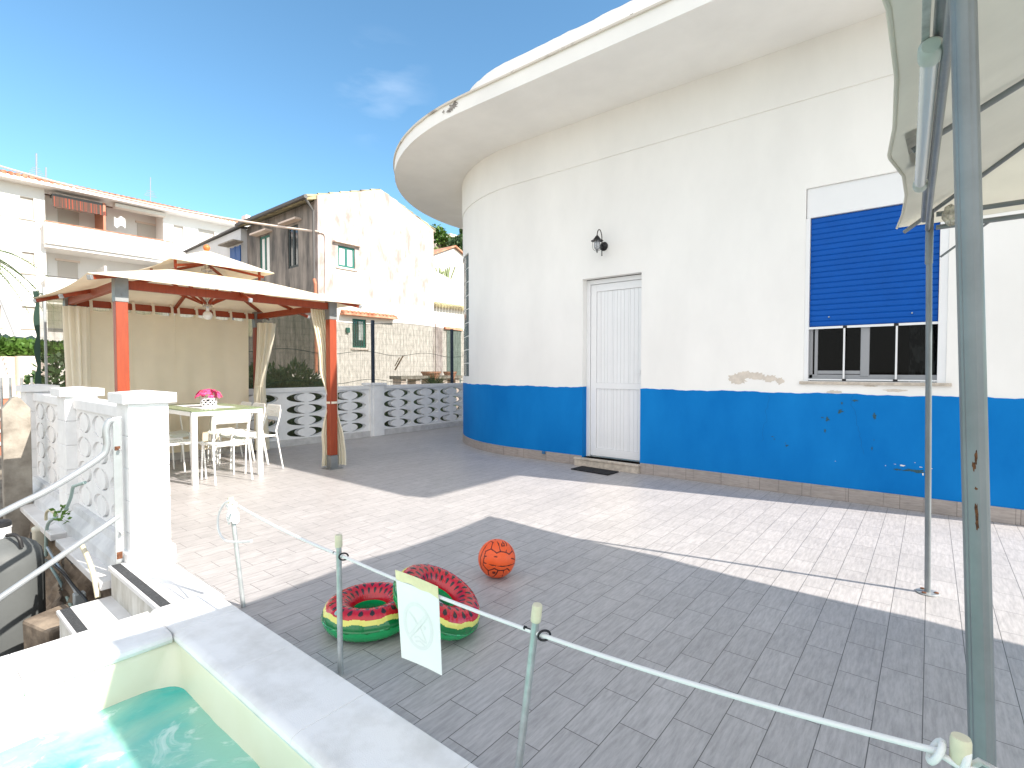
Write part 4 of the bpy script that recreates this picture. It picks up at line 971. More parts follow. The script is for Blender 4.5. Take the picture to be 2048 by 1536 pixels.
# ------------------------------------------------------------------ POOL
PX0, PX1, PY0, PY1 = -2.47, 1.0, -1.6, .78
pool = empty('swimming_pool', (-.8, -.2, 0), 'cream lined pool with pale stone coping in the corner of the terrace', 'pool')
def rrect(x0, x1, y0, y1, r, z, n=8):
    out = []
    for cx_, cy_, a0 in ((x1 - r, y1 - r, 0), (x0 + r, y1 - r, PI / 2), (x0 + r, y0 + r, PI), (x1 - r, y0 + r, 1.5 * PI)):
        out += [(cx_ + r * math.cos(a0 + PI / 2 * k / n), cy_ + r * math.sin(a0 + PI / 2 * k / n), z) for k in range(n + 1)]
    return out
m = MB(); rings = []
for off, z, r in ((-.012, .012, .02), (.0, .004, .03), (.004, -.02, .05), (.012, -.16, .11), (.03, -.8, .14), (.08, -1.05, .18), (.2, -1.12, .22)):
    rings.append(rrect(PX0 + off, PX1 - off, PY0 + off, PY1 - off, r, z))
k = len(rings[0])
m.add([p for r in rings for p in r], [(a * k + i, a * k + (i + 1) % k, (a + 1) * k + (i + 1) % k, (a + 1) * k + i) for a in range(len(rings) - 1) for i in range(k)] + [tuple((len(rings) - 1) * k + i for i in range(k))])
m.build('basin', M['basin'], pool, smooth=True, angle=50)
def coping_piece(x0, x1, y0, y1, nose):
    """slab whose pool-side edge is rounded; nose: '+x','-y' direction facing the pool"""
    m = MB(); t = .045; zt = .05
    prof = [(0, zt - t), (0, zt - .004), (.004, zt)]
    W = (y1 - y0) if nose in ('-y', '+y') else (x1 - x0)
    prof += [(W - .035, zt), (W - .018, zt - .003), (W - .006, zt - .011), (W, zt - .024), (W - .005, zt - .038), (W - .018, zt - t)]
    n = len(prof)
    if nose == '-y': vs = [(x, y1 - p[0], p[1]) for x in (x0, x1) for p in prof]
    else: vs = [(x0 + p[0], y, p[1]) for y in (y0, y1) for p in prof]
    m.add(vs, [(i, (i + 1) % n, (i + 1) % n + n, i + n) for i in range(n)] + [tuple(range(n)), tuple(range(n, 2 * n))])
    return m
xs = [-2.775, -2.47, -1.98, -1.485, -.99, -.495, 0, .495, .99, 1.25]
for a, b in zip(xs, xs[1:]):
    mm = coping_piece(a + (.0008), b - .0008, .76 if a > -2.6 else .762, 1.035, '-y')
    mm.build('coping_stone', M['coping'], pool, smooth=True, angle=30, bevel=.002)
ys = [.758, .30, -.18, -.66, -1.14, -1.62]
for b, a in zip(ys, ys[1:]):
    coping_piece(-2.775, -2.452, a + .0008, b - .0008, '+x').build('coping_stone', M['coping'], pool, smooth=True, angle=30, bevel=.002)
m = MB(); m.box(-2.775, -2.55, -1.62, .9, -1.25, .003); m.box(-2.55, 1.25, .93, 1.028, -1.2, .003); m.build('pool_wall', mat('pool_outer_render', (.5, .5, .48), .8, var=.1), pool)
m = MB(); pj = gz(497, 1528, -.2)
m.lathe((pj.x, PY1 - .014, -.245), [(.05, 0), (.05, .008), (.04, .014), (.02, .014), (.018, .008)], 24, axis=(0, -1, 0)); m.build('water_inlet', M['basin'], pool, smooth=True)
m = MB()
from mathutils import noise as mn
def wz(x, y): return -.155 + .012 * mn.noise(V(x * 4.5, y * 4.5, 3)) + .004 * mn.noise(V(x * 14, y * 14, 9))
m.grid(160, 110, lambda u, v: (lerp(PX0 + .0, PX1 - .0, u), lerp(PY0, PY1 - .0, v), wz(lerp(PX0, PX1, u), lerp(PY0, PY1, v))))
wo = m.build('water', M['water'], smooth=True)
if wo.data.polygons[0].normal.z < 0: wo.data.flip_normals()
tag(wo, kind='structure', label='turquoise rippling pool water')

# ------------------------------------------------------------------ STEPS
stp = empty('stone_steps', (-3.28, .6, 0), 'white marble steps with black grip strips between the pool and the balustrade', 'steps')
SX0_, SX1_ = -3.735, -2.778
for k in range(5):
    z = -.175 * k; y1 = 1.098 if k == 0 else .85 - .235 * (k - 1) ; y0 = .85 - .235 * k if k else .835
    if k == 0: y0 = .835
    else: y1, y0 = .845 - .24 * (k - 1), .60 - .24 * (k - 1)
    m = MB(); m.box(SX0_, SX1_, y0 - .008, y1 - .002, z - .022, z + .004 if k == 0 else z); tr_ = m.build('tread', M['marble'], stp, bevel=.004)
    m = MB(); m.box(SX0_ + .012, SX1_ - .01, y0 + .006, y0 + .05, z + (.0045 if k == 0 else .0005), z + (.007 if k == 0 else .003)); m.build('grip_strip', M['grip'], tr_)
    m = MB(); m.box(SX0_ + .01, SX1_, y0 + .004, y0 + .03, z - .175, z - .0225); m.build('riser', mat('stained_riser', (.42, .40, .35), .8, col2=(.62, .61, .57), vscale=14, stretch=(1, 1, .3), bump=.3), stp)
m = MB(); m.box(SX0_ + .015, SX1_, .84, 1.095, -1.2, -.023); m.build('landing_core', M['concrete'], stp)
# ------------------------------------------------------------------ HANDRAIL
hr = empty('handrail', (-3.75, .9, 0), 'silver painted tubular handrail bolted to the white pillar above the steps', 'handrail')
XHR = -3.76
P1 = gX(238, 838, XHR)
m = MB(); m.box(XHR - .018, XHR + .006, .878, .888, -.03, P1.z + .01); m.box(XHR + .007, XHR + .012, .868, .912, -.03, P1.z + .012); m.build('wall_bracket', M['railp'], hr, bevel=.002)
pts = [(XHR, .875, P1.z - .008), (XHR, .853, P1.z - .012), gX(212, 862, XHR), gX(213, 895, XHR), gX(196, 918, XHR), gX(100, 978, XHR), gX(0, 1028, XHR), gX(-400, 1240, XHR)]
m = MB(); m.tube(smoothpts(pts, 8), .0175, 14); m.build('top_tube', M['railp'], hr, smooth=True)
a = gX(238, 1032, XHR); b = gX(0, 1196, XHR); d = (b - a)
m = MB(); m.tube([a, a + d * 2.4], .0165, 14); m.build('lower_tube', M['railp'], hr, smooth=True)
m = MB()
for pz in ((246, 895, .020), (246, 1108, .035)):
    p = gX(pz[0], pz[1], XHR); m = MB(); m.box(XHR + .0125, XHR + .0145, .874, .902, p.z - pz[2] * .6, p.z + pz[2] * .6); m.build('rust_patch', M['rust'], hr, bevel=.006)
pass
m = MB()
for py in (897, 1062):
    p = gX(250, py, XHR); m.lathe((XHR - .03, .895, p.z), [(.008, 0), (.008, .075), (.005, .078)], 10, axis=(1, 0, 0)); m.sphere((XHR - .03, .895, p.z), .009, 6)
m.build('bolt', M['chrome'], hr, smooth=True)

# ------------------------------------------------------------------ PIT: tank, pipes
tk = empty('filter_tank', (-4.9, .30, -1.2), 'round grey plastic pool tank with necked lid below the handrail', 'tank')
tx, ty, tr0 = -4.86, .49, .225
m = MB(); m.lathe((tx, ty, 0), [(tr0 - .02, -1.24), (tr0, -1.20), (tr0, -.16), (tr0 - .012, -.09), (tr0 - .04, -.045), (tr0 - .085, -.012), (.10, .01), (.078, .03)], 48); m.build('tank_body', M['tank'], tk, smooth=True, angle=50)
m = MB(); m.lathe((tx, ty, 0), [(.062, .03), (.062, .085), (.066, .09), (.066, .10)], 28); m.build('neck', M['vase'], tk, smooth=True)
m = MB(); m.lathe((tx, ty, 0), [(.065, .101), (.065, .13), (.05, .14), (.03, .142)], 24); m.build('lid', M['rubber'], tk, smooth=True)
m = MB(); m.tube(smoothpts([(tx + .08, ty + .03, .05), (tx + .13, ty + .06, .055), (tx + .16, ty + .08, .03), (tx + .17, ty + .09, -.03)], 5), .012, 10); m.build('valve_elbow', M['rubber'], tk, smooth=True)
def pipe(name, pts, r, m_, label, cat='pipe', n=10):
    m = MB(); m.tube(smoothpts(pts, 8), r, n); return tag(m.build(name, M[m_], smooth=True), label, cat, 'pipes and cables in the pit')
Yp = .80
pipe('drain_pipe', [gY(*q, .80) for q in ((170, 965), (150, 972), (147, 990), (132, 1010), (128, 1025))][:2] + [gY(*q, .80) for q in ((146, 975), (141, 997), (132, 1018))] , .010, 'pvcgreen', 'short pale green pipe leaving a balustrade opening by the broken ledge')
pipe('conduit', [gY(*q, .80) for q in ((112, 1035), (98, 1045), (93, 1065), (92, 1112))], .012, 'pvcgreen', 'pale green conduit bending down beside the beige filter box')
pipe('conduit', [gY(*q, .80) for q in ((92, 1120), (118, 1160), (142, 1212), (160, 1240))], .010, 'pvcgreen', 'pale green conduit slanting down the rubble wall')
pipe('conduit', [gY(*q, .79) for q in ((95, 1095), (115, 1128), (150, 1180), (160, 1215))], .011, 'galvpole', 'grey conduit slanting down the rubble wall beside a black hose')
pipe('hose', [gY(*q, .77) for q in ((72, 1120), (95, 1122), (125, 1145), (150, 1175), (175, 1205), (185, 1240))], .008, 'rubber', 'black hose sagging from the tank along the rubble wall')
pipe('drain_pipe', [gY(*q, .78) for q in ((162, 1088), (175, 1115), (187, 1150), (196, 1195))], .014, 'pvccream', 'cream pipe curving down the rubble wall under the ledge')
pipe('drain_pipe', [gY(*q, .79) for q in ((92, 1040), (93, 1026), (100, 1020), (113, 1030))], .010, 'pvccream', 'small cream hooked pipe at the broken end of the ledge')
bx = gY(81, 1075, .80)
fb = empty('filter_box', (bx.x, .79, bx.z), 'small beige rounded plastic box fixed to the rubble wall', 'box')
m = MB(); m.box(bx.x - .055, bx.x + .06, .75, .83, bx.z - .10, bx.z + .09); m.build('housing', mat('beige_plastic', (.55, .52, .42), .45, var=.1), fb, bevel=.02, seg=4)
m = MB(); m.box(bx.x - .045, bx.x - .01, .743, .752, bx.z - .07, bx.z + .05); m.build('dark_face', M['rubber'], fb, bevel=.008)
jb = gY(155, 1200, .78); m = MB(); m.box(jb.x - .03, jb.x + .03, .76, .82, jb.z - .06, jb.z + .045); tag(m.build('junction_box', mat('grey_junction_box', (.38, .42, .43), .5), bevel=.006), 'small grey junction box at the foot of the rubble wall', 'box')
q = gY(100, 1245, .62); m = MB(); m.box(-.14, .14, -.12, .10, -.55, .03); sl_ = m.build('stone_slab', M['rock'], bevel=.02); sl_.location = (q.x, .66, q.z); sl_.rotation_euler = (.05, .06, .3); tag(sl_, 'grey stone slab at the foot of the rubble wall beside the tank', 'stone')
def leafcloud(mb, c, rad, n, size, seed, up=.3, aspect=.35):
    rr = random.Random(seed)
    for _ in range(n):
        while True:
            p = V(rr.uniform(-1, 1), rr.uniform(-1, 1), rr.uniform(-1, 1))
            if p.length < 1: break
        if mn.noise(p * 2.3 + V(seed, 0, 0)) < -.12: continue
        q = V(c[0] + p.x * rad[0], c[1] + p.y * rad[1], c[2] + p.z * rad[2])
        d = (p + V(rr.uniform(-1, 1), rr.uniform(-1, 1), rr.uniform(-.6, 1) + up)).normalized(); s_ = size * rr.uniform(.6, 1.3)
        e = d.cross(V(rr.uniform(-1, 1), rr.uniform(-1, 1), rr.uniform(-1, 1))).normalized() * s_ * aspect
        mb.add([q, q + d * s_ * .5 + e, q + d * s_, q + d * s_ * .5 - e], [(0, 1, 2, 3)])
m = MB(); p = gY(122, 1032, .80); leafcloud(m, (p.x, .80, p.z), (.05, .04, .07), 60, .035, 4); tag(m.build('ivy_sprig', M['leaf']), 'small green sprig growing from the broken ledge', 'plant')
m = MB(); p = gY(136, 1010, .80); m.box(p.x - .09, p.x + .075, .80, .90, -.16, -.09); tag(m.build('broken_stone', mat('dark_hole_stone', (.07, .065, .055), .95, var=.4, vscale=30, bump=.8)), 'dark broken stone in the gap of the marble ledge', 'rock')

# concrete post
cp = MB(); cx_, cy_ = -6.5, .62
p = gX(33, 900, -6.5); cy_ = p.y
hw = .095
prof = [(-hw, -.5), (hw, -.5), (hw * 1.0, .80), (hw * .3, .90), (0, .915), (-hw * .3, .90), (-hw, .80)]
cp.add([(cx_ + dx, cy_ + u * 1.0, z) for dx in (-.06, .06) for u, z in prof], [(i, (i + 1) % 7, (i + 1) % 7 + 7, i + 7) for i in range(7)] + [tuple(range(7)), tuple(range(7, 14))])
tag(cp.build('concrete_post', M['concrete'], bevel=.008), 'weathered concrete post with pointed top left of the balustrade', 'post')
m = MB(); pp0 = gX(0, 712, -6.9)
# iron fence bars behind
fbx = -9.2; fe = empty('bar_fence', (fbx, 1.1, -.4), 'row of plain grey metal bars in front of the terracotta steps', 'fence')
for px in (2, 20, 43, 63, -25, -50):
    a = gX(px, 755, fbx); m = MB(); m.tube([(fbx, a.y, -.45), (fbx, a.y, a.z)], .014, 8); m.build('bar', M['galvpole'], fe, smooth=True)
# terracotta steps + planters + hedge
sx = -13.5; pa = gX(-60, 790, sx); pb = gX(86, 790, sx)
ts = empty('garden_steps', (sx, pa.y, 0), 'terracotta garden steps with pale nosings below the planter', 'steps')
for k, y_ in enumerate((885, 862, 840, 818, 797)):
    zt = gX(30, y_, sx).z; m = MB(); m.box(sx - 3, sx - k * .02 * 0 - k * .25, pa.y - .6, pb.y + .4, zt - .24, zt - .03); m.build('riser', M['brick'], ts)
    m = MB(); m.box(sx - 3, sx - k * .25 + .03, pa.y - .6, pb.y + .4, zt - .03, zt + .01); m.build('tread', M['plaster'], ts)
plx = -14.9
for i, (x0p, x1p) in enumerate(((-70, 30), (30, 100))):
    a, b = gX(x0p, 712, plx), gX(x1p, 712, plx); r = (b.y - a.y) / 2; m = MB(); zt = a.z
    vs = []; n = 20
    for z in (-.4, zt): vs += [(plx + .75 * r * math.sin(PI * k / n) ** .7, lerp(a.y, b.y, k / n), z) for k in range(n + 1)] + [(plx - .8, b.y, z), (plx - .8, a.y, z)]
    N = n + 3; m.add(vs, [(k, (k + 1) % N, (k + 1) % N + N, k + N) for k in range(N)] + [tuple(range(N)), tuple(range(N, 2 * N))])
    tag(m.build('planter_wall', M['plasterp'], smooth=True, angle=50), 'curved pinkish planter wall, %s' % ('left one, at the picture edge' if i == 0 else 'right one, beside the net corner'), 'planter', 'curved planter walls')
m = MB(); a, b = gX(-60, 700, -15.6), gX(95, 700, -15.6)
for k in range(6): leafcloud(m, (-15.4, lerp(a.y, b.y, k / 5), a.z - .02), (.45, .55, .22), 900, .13, k + 20)
tag(m.build('hedge', M['leaf']), 'light green clipped hedge on top of the curved planters', 'hedge')
m = MB(); a, b = gX(-10, 682, -17), gX(64, 684, -17); m.tube([(-17, lerp(a.y, b.y, i / 12), a.z + .05 * math.sin(i * 1.9)) for i in range(13)], [.13 + .04 * math.sin(i * 2.3) for i in range(13)], 8); tag(m.build('net_roll', mat('dark_green_net_roll', (.02, .045, .035), .95, bump=.8, bscale=30)), 'rolled up dark green net lying above the hedge', 'net')
# dense hedge and green tarp seen through the net left of the curtain
m = MB()
for k in range(5): leafcloud(m, (-10.6, 1.75 + .42 * k, .75), (.3, .35, .62), 1500, .10, k + 40)
tag(m.build('hedge', M['leafd']), 'dark green hedge seen through the net left of the gazebo', 'hedge')

# ------------------------------------------------------------------ ROPE BARRIER
ropeY = 1.085
rb = []
posts = [((461, 995), (487, 1212), 'sunlit rope post with a big knot wound round its top'), ((677, 1070), (677, 1354), 'rope post left of the watermelon rings'), ((1075, 1210), (1037, 1536), 'rope post right of the hanging sheet'), ((1922, 1475), (1915, 1540), 'rope post beside the thick canopy pole')]
tops = []
for i, (t_, b_, lab) in enumerate(posts):
    T = gY(*t_, ropeY)
    if i == 0: B = gz(487, 1214)
    elif i == 1: B = V(T.x + .005, ropeY, 0)
    elif i == 2: q = gY(1037, 1536, ropeY); dr = (q - T); B = T + dr * (T.z / -dr.z) if dr.z < 0 else V(T.x, ropeY, 0)
    else: B = V(T.x, ropeY, 0)
    B.y = ropeY if i else B.y; B.z = 0.0
    B.y = max(B.y, 1.06)
    tops.append((T, B))
    r_ = empty('rope_post', B, lab + ', a grey tube', 'post', 'grey tube posts of the rope barrier')
    ax = (T - B).normalized()
    m = MB(); m.tube([B, T - ax * .03], .0105, 16); m.build('tube', M['galvpole'], r_, smooth=True)
    m = MB(); m.lathe(T - ax * .045, [(.0135, 0), (.014, .004), (.014, .04), (.0125, .046), (.006, .047)], 20, axis=ax); m.build('end_cap', M['cap'], r_, smooth=True)
    if i in (1, 2):
        e = T - ax * .075; m = MB()
        m.tube([e - V(.03, .0, 0), e + V(.02, 0, 0)], .0035, 8); m.lathe(e - V(.034, 0, 0), [(.006, 0), (.006, .006)], 6, axis=(1, 0, 0))
        ring = [e + V(.032, 0, 0) + V(0, .013 * math.cos(a), .013 * math.sin(a)) + V(.010 * math.cos(a), 0, 0) for a in [2 * PI * k / 20 * .93 for k in range(20)]]
        m.tube(ring, .0032, 8); m.build('eye_bolt', M['black'], r_, smooth=True)
# rope
A = gY(478, 1012, ropeY); e1 = tops[1][0] - V(-.032, 0, .075); e2 = tops[2][0] - V(-.032, 0, .075); e3 = gY(1885, 1505, ropeY)
def span(a, b, sag, n=22): return [a.lerp(b, i / n) - V(0, 0, sag * 4 * (i / n) * (1 - i / n)) for i in range(n + 1)]
pts = span(A, e1, .012) + span(e1, e2, .008)[1:] + span(e2, e3, .010)[1:]
m = MB(); m.tube(pts, .0055, 10)
# knot round post 0
T, B = tops[0]; ax = (T - B).normalized()
kn = []
rr = random.Random(9)
for k in range(130):
    a = k * .42; h = .03 + .095 * (k / 130); rad = .017 + .006 * math.sin(k * .9) + .004 * rr.random()
    kn.append(T - ax * h + V(rad * math.cos(a), rad * math.sin(a), .006 * math.sin(k * 1.3)))
m.tube(kn, .0052, 8)
lp = [gY(*q, ropeY - .015) for q in ((474, 1012), (466, 1003), (450, 1006), (437, 1030), (437, 1060), (450, 1080), (475, 1084), (503, 1082))]
m.tube(smoothpts(lp, 8), .0052, 8)
# knot near post 3
e = gY(1872, 1503, ropeY)
m.tube([e + V(.008 * math.cos(a), .014 * math.sin(a), .016 * math.cos(a) * 1.0 + .004 * math.sin(a)) + V(.0, 0, 0) for a in [k * .35 for k in range(19)]], .0055, 8)
m.tube([e + V(.035, 0, 0) + V(.004 * math.cos(a), .015 * math.sin(a), .018 * math.cos(a)) for a in [k * .35 for k in range(19)]], .0055, 8)
m.tube([e, e + V(.03, -.01, -.005), e + V(.055, -.016, .002), e + V(.075, 0, .004), e + V(.055, .017, 0), e + V(.02, .012, -.04), e + V(.02, .012, -.12)], .0055, 8)
tag(m.build('rope', M['rope'], smooth=True, angle=60), 'white cord strung between the short posts, knotted at both ends', 'rope')
# sign sheet hanging on rope
a, b, c, d = gY(793, 1142, ropeY - .008), gY(878, 1176, ropeY - .008), gY(885, 1350, ropeY - .008), gY(805, 1314, ropeY - .008)
sg = empty('hanging_sheet', (a + b + c + d) / 4, 'blank looking white laminated sheet with faded no-diving symbol on the rope', 'sign')
W0 = (b - a); H0 = (d - a)
def sp_(u, v, w_=0): top = a.lerp(b, u); bot = d.lerp(c, u); p = top.lerp(bot, v); return p + V(0, -.002 - w_ + .004 * math.sin(u * 3), 0)
m = MB(); m.grid(10, 14, lambda u, v: sp_(u, lerp(.10, 1, v))); m.build('sheet', M['sheet'], sg, solid=.002)
m = MB(); m.grid(20, 3, lambda u, v: sp_(u, lerp(-.02, .085 + .008 * math.sin(u * 14) + .025 * u, v), .0022)); m.build('fold_tape', M['sheetyellow'], sg, solid=.001)
m = MB()
def arcband(cu, cv, ru, rv, th, a0, a1, n=40):
    for k in range(n):
        t0, t1 = lerp(a0, a1, k / n), lerp(a0, a1, (k + 1) / n)
        m.add([sp_(cu + (ru) * math.cos(t0), cv + rv * math.sin(t0), .0026), sp_(cu + ru * math.cos(t1), cv + rv * math.sin(t1), .0026), sp_(cu + (ru - th) * math.cos(t1), cv + (rv - th * .6) * math.sin(t1), .0026), sp_(cu + (ru - th) * math.cos(t0), cv + (rv - th * .6) * math.sin(t0), .0026)], [(0, 1, 2, 3)])
def lineband(p, q, th):
    p, q = V(*p, 0), V(*q, 0); dd = (q - p).normalized(); nn = V(-dd.y, dd.x, 0) * th
    m.add([sp_(x.x, x.y, .0026 + .0002) for x in (p + nn, q + nn, q - nn, p - nn)], [(0, 1, 2, 3)])
arcband(.47, .55, .36, .27, .07, 0, 2 * PI)
lineband((.24, .71), (.70, .38), .028); lineband((.27, .42), (.52, .57), .012); lineband((.52, .57), (.66, .70), .010); lineband((.40, .60), (.52, .50), .02)
lineband((.36, .70), (.46, .67), .010); lineband((.46, .67), (.56, .70), .010); lineband((.56, .70), (.66, .71), .010); lineband((.38, .74), (.50, .72), .010); lineband((.50, .72), (.62, .75), .010)
arcband(.62, .54, .035, .025, .035, 0, 2 * PI, 14)
m.build('faded_symbol', M['sheetgrey'], sg)

# ------------------------------------------------------------------ SWIM RINGS and BALL
def swim_ring(center, R0, r0, tiltdir, tilt, rot, label):
    NU, NV = 420, 144
    vs = []; fs = []; mi = []
    rr = random.Random(int(rot * 10))
    def pos(a, b):
        wr = 1 + .008 * math.sin(a * 26) * max(0, math.cos(b)) + .004 * math.sin(a * 53)
        seam = .0035 * max(0, 1 - abs(((b + 0.0 + PI) % (2 * PI)) - PI) / .05)
        seam = .004 * max(0, 1 - abs(b) / .045) if b < PI else .004 * max(0, 1 - abs(2 * PI - b) / .045)
        rad = r0 * wr + seam
        rb_ = rad * (.96 if math.sin(b) < -.6 else 1)
        return V((R0 + rad * math.cos(b)) * math.cos(a), (R0 + rad * math.cos(b)) * math.sin(a), rb_ * math.sin(b))
    for i in range(NU):
        for j in range(NV): vs.append(pos(2 * PI * i / NU, 2 * PI * j / NV))
    nseed = 22
    for i in range(NU):
        for j in range(NV):
            fs.append((i * NV + j, ((i + 1) % NU) * NV + j, ((i + 1) % NU) * NV + (j + 1) % NV, i * NV + (j + 1) % NV))
            a, b = 2 * PI * (i + .5) / NU, 2 * PI * (j + .5) / NV
            w1 = .06 * math.sin(a * 9 + 1) + .03 * math.sin(a * 17) ; w2 = .08 * math.sin(a * 13) + .05 * math.sin(a * 31 + 2)
            bd = math.degrees(b)
            k = 4
            if 42 + w1 * 40 < bd < 168: k = 0
            elif 24 + w1 * 50 < bd <= 42 + w1 * 40: k = 2
            elif -2 + w2 * 40 < bd <= 24 + w1 * 50 or bd > 358 + w2 * 40: k = 3
            if k == 0:
                for row, (bc, ph) in enumerate(((70, 0), (100, .5), (130, 0))):
                    s_ = (a / (2 * PI) * nseed + ph) % 1 - .5; db = (bd - bc) / 14
                    ww = .20 * (1 - .5 * db)
                    if abs(db) < 1 and abs(s_) < ww * math.sqrt(max(0, 1 - db * db)): k = 1
            # small print lines
            if -6 < bd - 34 < 9 and 0.0 < ((a - 4.55) % (2 * PI)) < .32 and k in (2, 3) and int(bd * .8) % 2 == 0 and math.sin(a * 320) > -.5: k = 1
            mi.append(k)
    mb = MB(); mb.v = vs; mb.f = fs; mb.mi = mi
    root = empty('swim_ring', center, label, 'swim ring', 'watermelon swim rings on the tiles')
    ax = V(*tiltdir, 0).normalized(); nrm = V(ax.x * math.sin(tilt), ax.y * math.sin(tilt), math.cos(tilt))
    q = V(0, 0, 1).rotation_difference(nrm) @ Quaternion((0, 0, 1), rot)
    root.rotation_mode = 'QUATERNION'
    o = mb.build('tube', [M['red'], M['seed'], M['yellow'], M['dgreen'], M['green']], None, smooth=True, angle=80)
    o.parent = root; root.rotation_quaternion = q
    a, b = 4.35, R_(58); c = pos(a, b); n_ = V(math.cos(b) * math.cos(a), math.cos(b) * math.sin(a), math.sin(b))
    mb = MB(); mb.lathe(c - n_ * .002, [(.012, 0), (.012, .004), (.007, .006), (.007, .009), (.002, .010)], 18, axis=n_); v_ = mb.build('valve', M['clearv'], None, smooth=True); v_.parent = root
    return root
c1 = V(-1.955, 1.385, .068); dirr = V(.27, .156, 0).normalized()
swim_ring(c1, .140, .067, (1, 0), .0, R_(25), 'watermelon print swim ring lying flat, propping up the other ring')
c2 = c1 + dirr * .315; c2.z = .067 + .140 * math.sin(R_(29)) + .001
swim_ring(c2, .140, .067, (dirr.x, dirr.y), R_(29), R_(35), 'watermelon print swim ring tilted on top of the flat ring, behind the white sheet')

# ball
bc = V(-1.865, 2.16, .1045); br_ = .104
vd = (V(0, 0, CAM_H) - bc).normalized(); rt = V(0, 0, 1).cross(vd).normalized(); upv = vd.cross(rt)
lines = []
def PL(*pts): lines.append([((x - 655) / 432, (790 - y) / 520) for x, y in pts])
PL((605, 285), (690, 400), (735, 610)); PL((840, 340), (880, 420), (865, 640)); PL((930, 400), (990, 520), (1015, 600), (938, 690), (865, 640), (735, 615), (655, 655), (525, 545), (570, 365), (510, 340))
PL((510, 340), (380, 510), (300, 700), (275, 880), (310, 1050), (450, 1230)); PL((525, 545), (400, 605), (370, 760), (345, 960), (460, 1105), (600, 1055), (700, 1110), (820, 1105), (890, 1060), (940, 1110))
PL((385, 735), (640, 755), (1000, 800), (1070, 830)); PL((360, 900), (560, 970), (780, 1005), (950, 975), (1060, 930)); PL((460, 1105), (475, 1230)); PL((680, 1110), (640, 1200), (560, 1280)); PL((805, 1110), (780, 1265)); PL((1015, 600), (1065, 690), (1075, 800))
PL((770, 410), (770, 470), (830, 465), (825, 430)); PL((790, 350), (800, 400), (830, 395)); PL((565, 1150), (610, 1150), (600, 1185), (570, 1180), (565, 1150))
segs = []
for l in lines:
    for p, q in zip(l, l[1:]):
        pr = []
        for (u, v) in (p, q):
            s2 = u * u + v * v
            if s2 > .985: k_ = math.sqrt(.985 / s2); u, v = u * k_, v * k_; s2 = .985
            pr.append(rt * u + upv * v + vd * math.sqrt(1 - s2))
        segs.append(pr)
segs += [[-x for x in s_] for s_ in segs]
mb = MB(); NB = 150
prof = [(max(1e-4, math.sin(PI * i / NB)), -math.cos(PI * i / NB)) for i in range(NB + 1)]
mb.lathe((0, 0, 0), prof, NB * 2)
mi = []
for f in mb.f:
    if len(f) > 4: mi.append(0); continue
    c = (Vector(mb.v[f[0]]) + Vector(mb.v[f[2]])) / 2; k = 0
    for p, q in segs:
        d = q - p; t = max(0, min(1, (c - p).dot(d) / d.length_squared))
        if (c - p - d * t).length < .034: k = 1; break
    mi.append(k)
mb.mi = mi; vs2 = []
dark = set(i for f, k in zip(mb.f, mi) if k for i in f)
mb.v = [tuple(Vector(v) * (br_ - (.0012 if i in dark else 0))) for i, v in enumerate(mb.v)]
ball = mb.build('ball', [M['orange'], M['orangeline']], smooth=True, angle=80); ball.location = bc
tag(ball, 'orange rubber ball with black seam lines on the shaded tiles', 'ball')

# ------------------------------------------------------------------ TENT CANOPY (right)
tn = empty('tent_canopy', (1.5, 2.3, 0), 'grey fabric hipped canopy on painted steel poles at the right', 'canopy')
RX, RZ = .015, 1.935
TY0_, TY1_, TX0_, TX1_ = 1.12, 3.60, -.155, 4.6
# fabric: eave edge -> hip roof, slope .5
def roofz(x, y):
    return 1.95 + .5 * max(0, min(x - TX0_, TX1_ - x, y - TY0_, TY1_ - y))
edge_left = [(y, gz_x) for y, gz_x in ((TY1_, -.160), (3.30, -.125), (2.95, -.100), (2.65, -.100), (2.38, -.135), (2.1, -.105), (1.75, -.085), (1.4, -.085), (1.12, -.12))]
def xl_at(y):
    for (a, fa), (b, fb) in zip(edge_left, edge_left[1:]):
        if a >= y >= b: t = (a - y) / (a - b); return fa + (fb - fa) * t
    return edge_left[-1][1]
m = MB()
def tf(u, v):
    y = lerp(TY1_, TY0_, v); xl = xl_at(y); uu = u ** 1.0
    x = lerp(xl, TX1_, uu); z = roofz(lerp(TX0_, TX1_, uu), y)
    inn = min(lerp(0, TX1_ - TX0_, uu), y - TY0_, TY1_ - y); z -= .03 * math.sin(PI * min(1, max(0, inn) / 1.24)) * (.5 + .5 * math.sin(x * 5 + 1) * math.sin(y * 4))
    yy = y - (.03 * math.sin(PI * ((x * .8) % 1)) if v == 0 else 0)
    return (x, yy, z)
m.grid(120, 50, tf)
# short valance turned down along the left edge
tfab = m.build('roof_fabric', M['tent'], tn, smooth=True, solid=.003, angle=60)
m = MB(); m.tube([(xl_at(lerp(TY1_, TY0_, i / 60)), lerp(TY1_, TY0_, i / 60), roofz(TX0_, lerp(TY1_, TY0_, i / 60)) - .002) for i in range(61)], .006, 8); m.build('hem', M['tent'], tfab, smooth=True)
def bar(name, a, b, r, mt='galv', par=tn, n=10):
    m = MB(); m.tube([a, b], r, n); return m.build(name, M[mt], par, smooth=True)
yr = 2.36
hipoff = -.035
bar('hip_rafter', (TX0_ + .03, TY1_ - .03, 1.95 + hipoff), (TX0_ + 1.24, TY1_ - 1.24, 2.57 + hipoff), .0105)
bar('hip_rafter', (TX0_ + .03, TY0_ + .03, 1.95 + hipoff), (TX0_ + 1.24, TY0_ + 1.24, 2.57 + hipoff), .0105)
bar('mid_rafter', (TX0_ + .09, yr, 1.98 + hipoff), (TX0_ + 1.24, yr, 2.57 + hipoff), .0105)
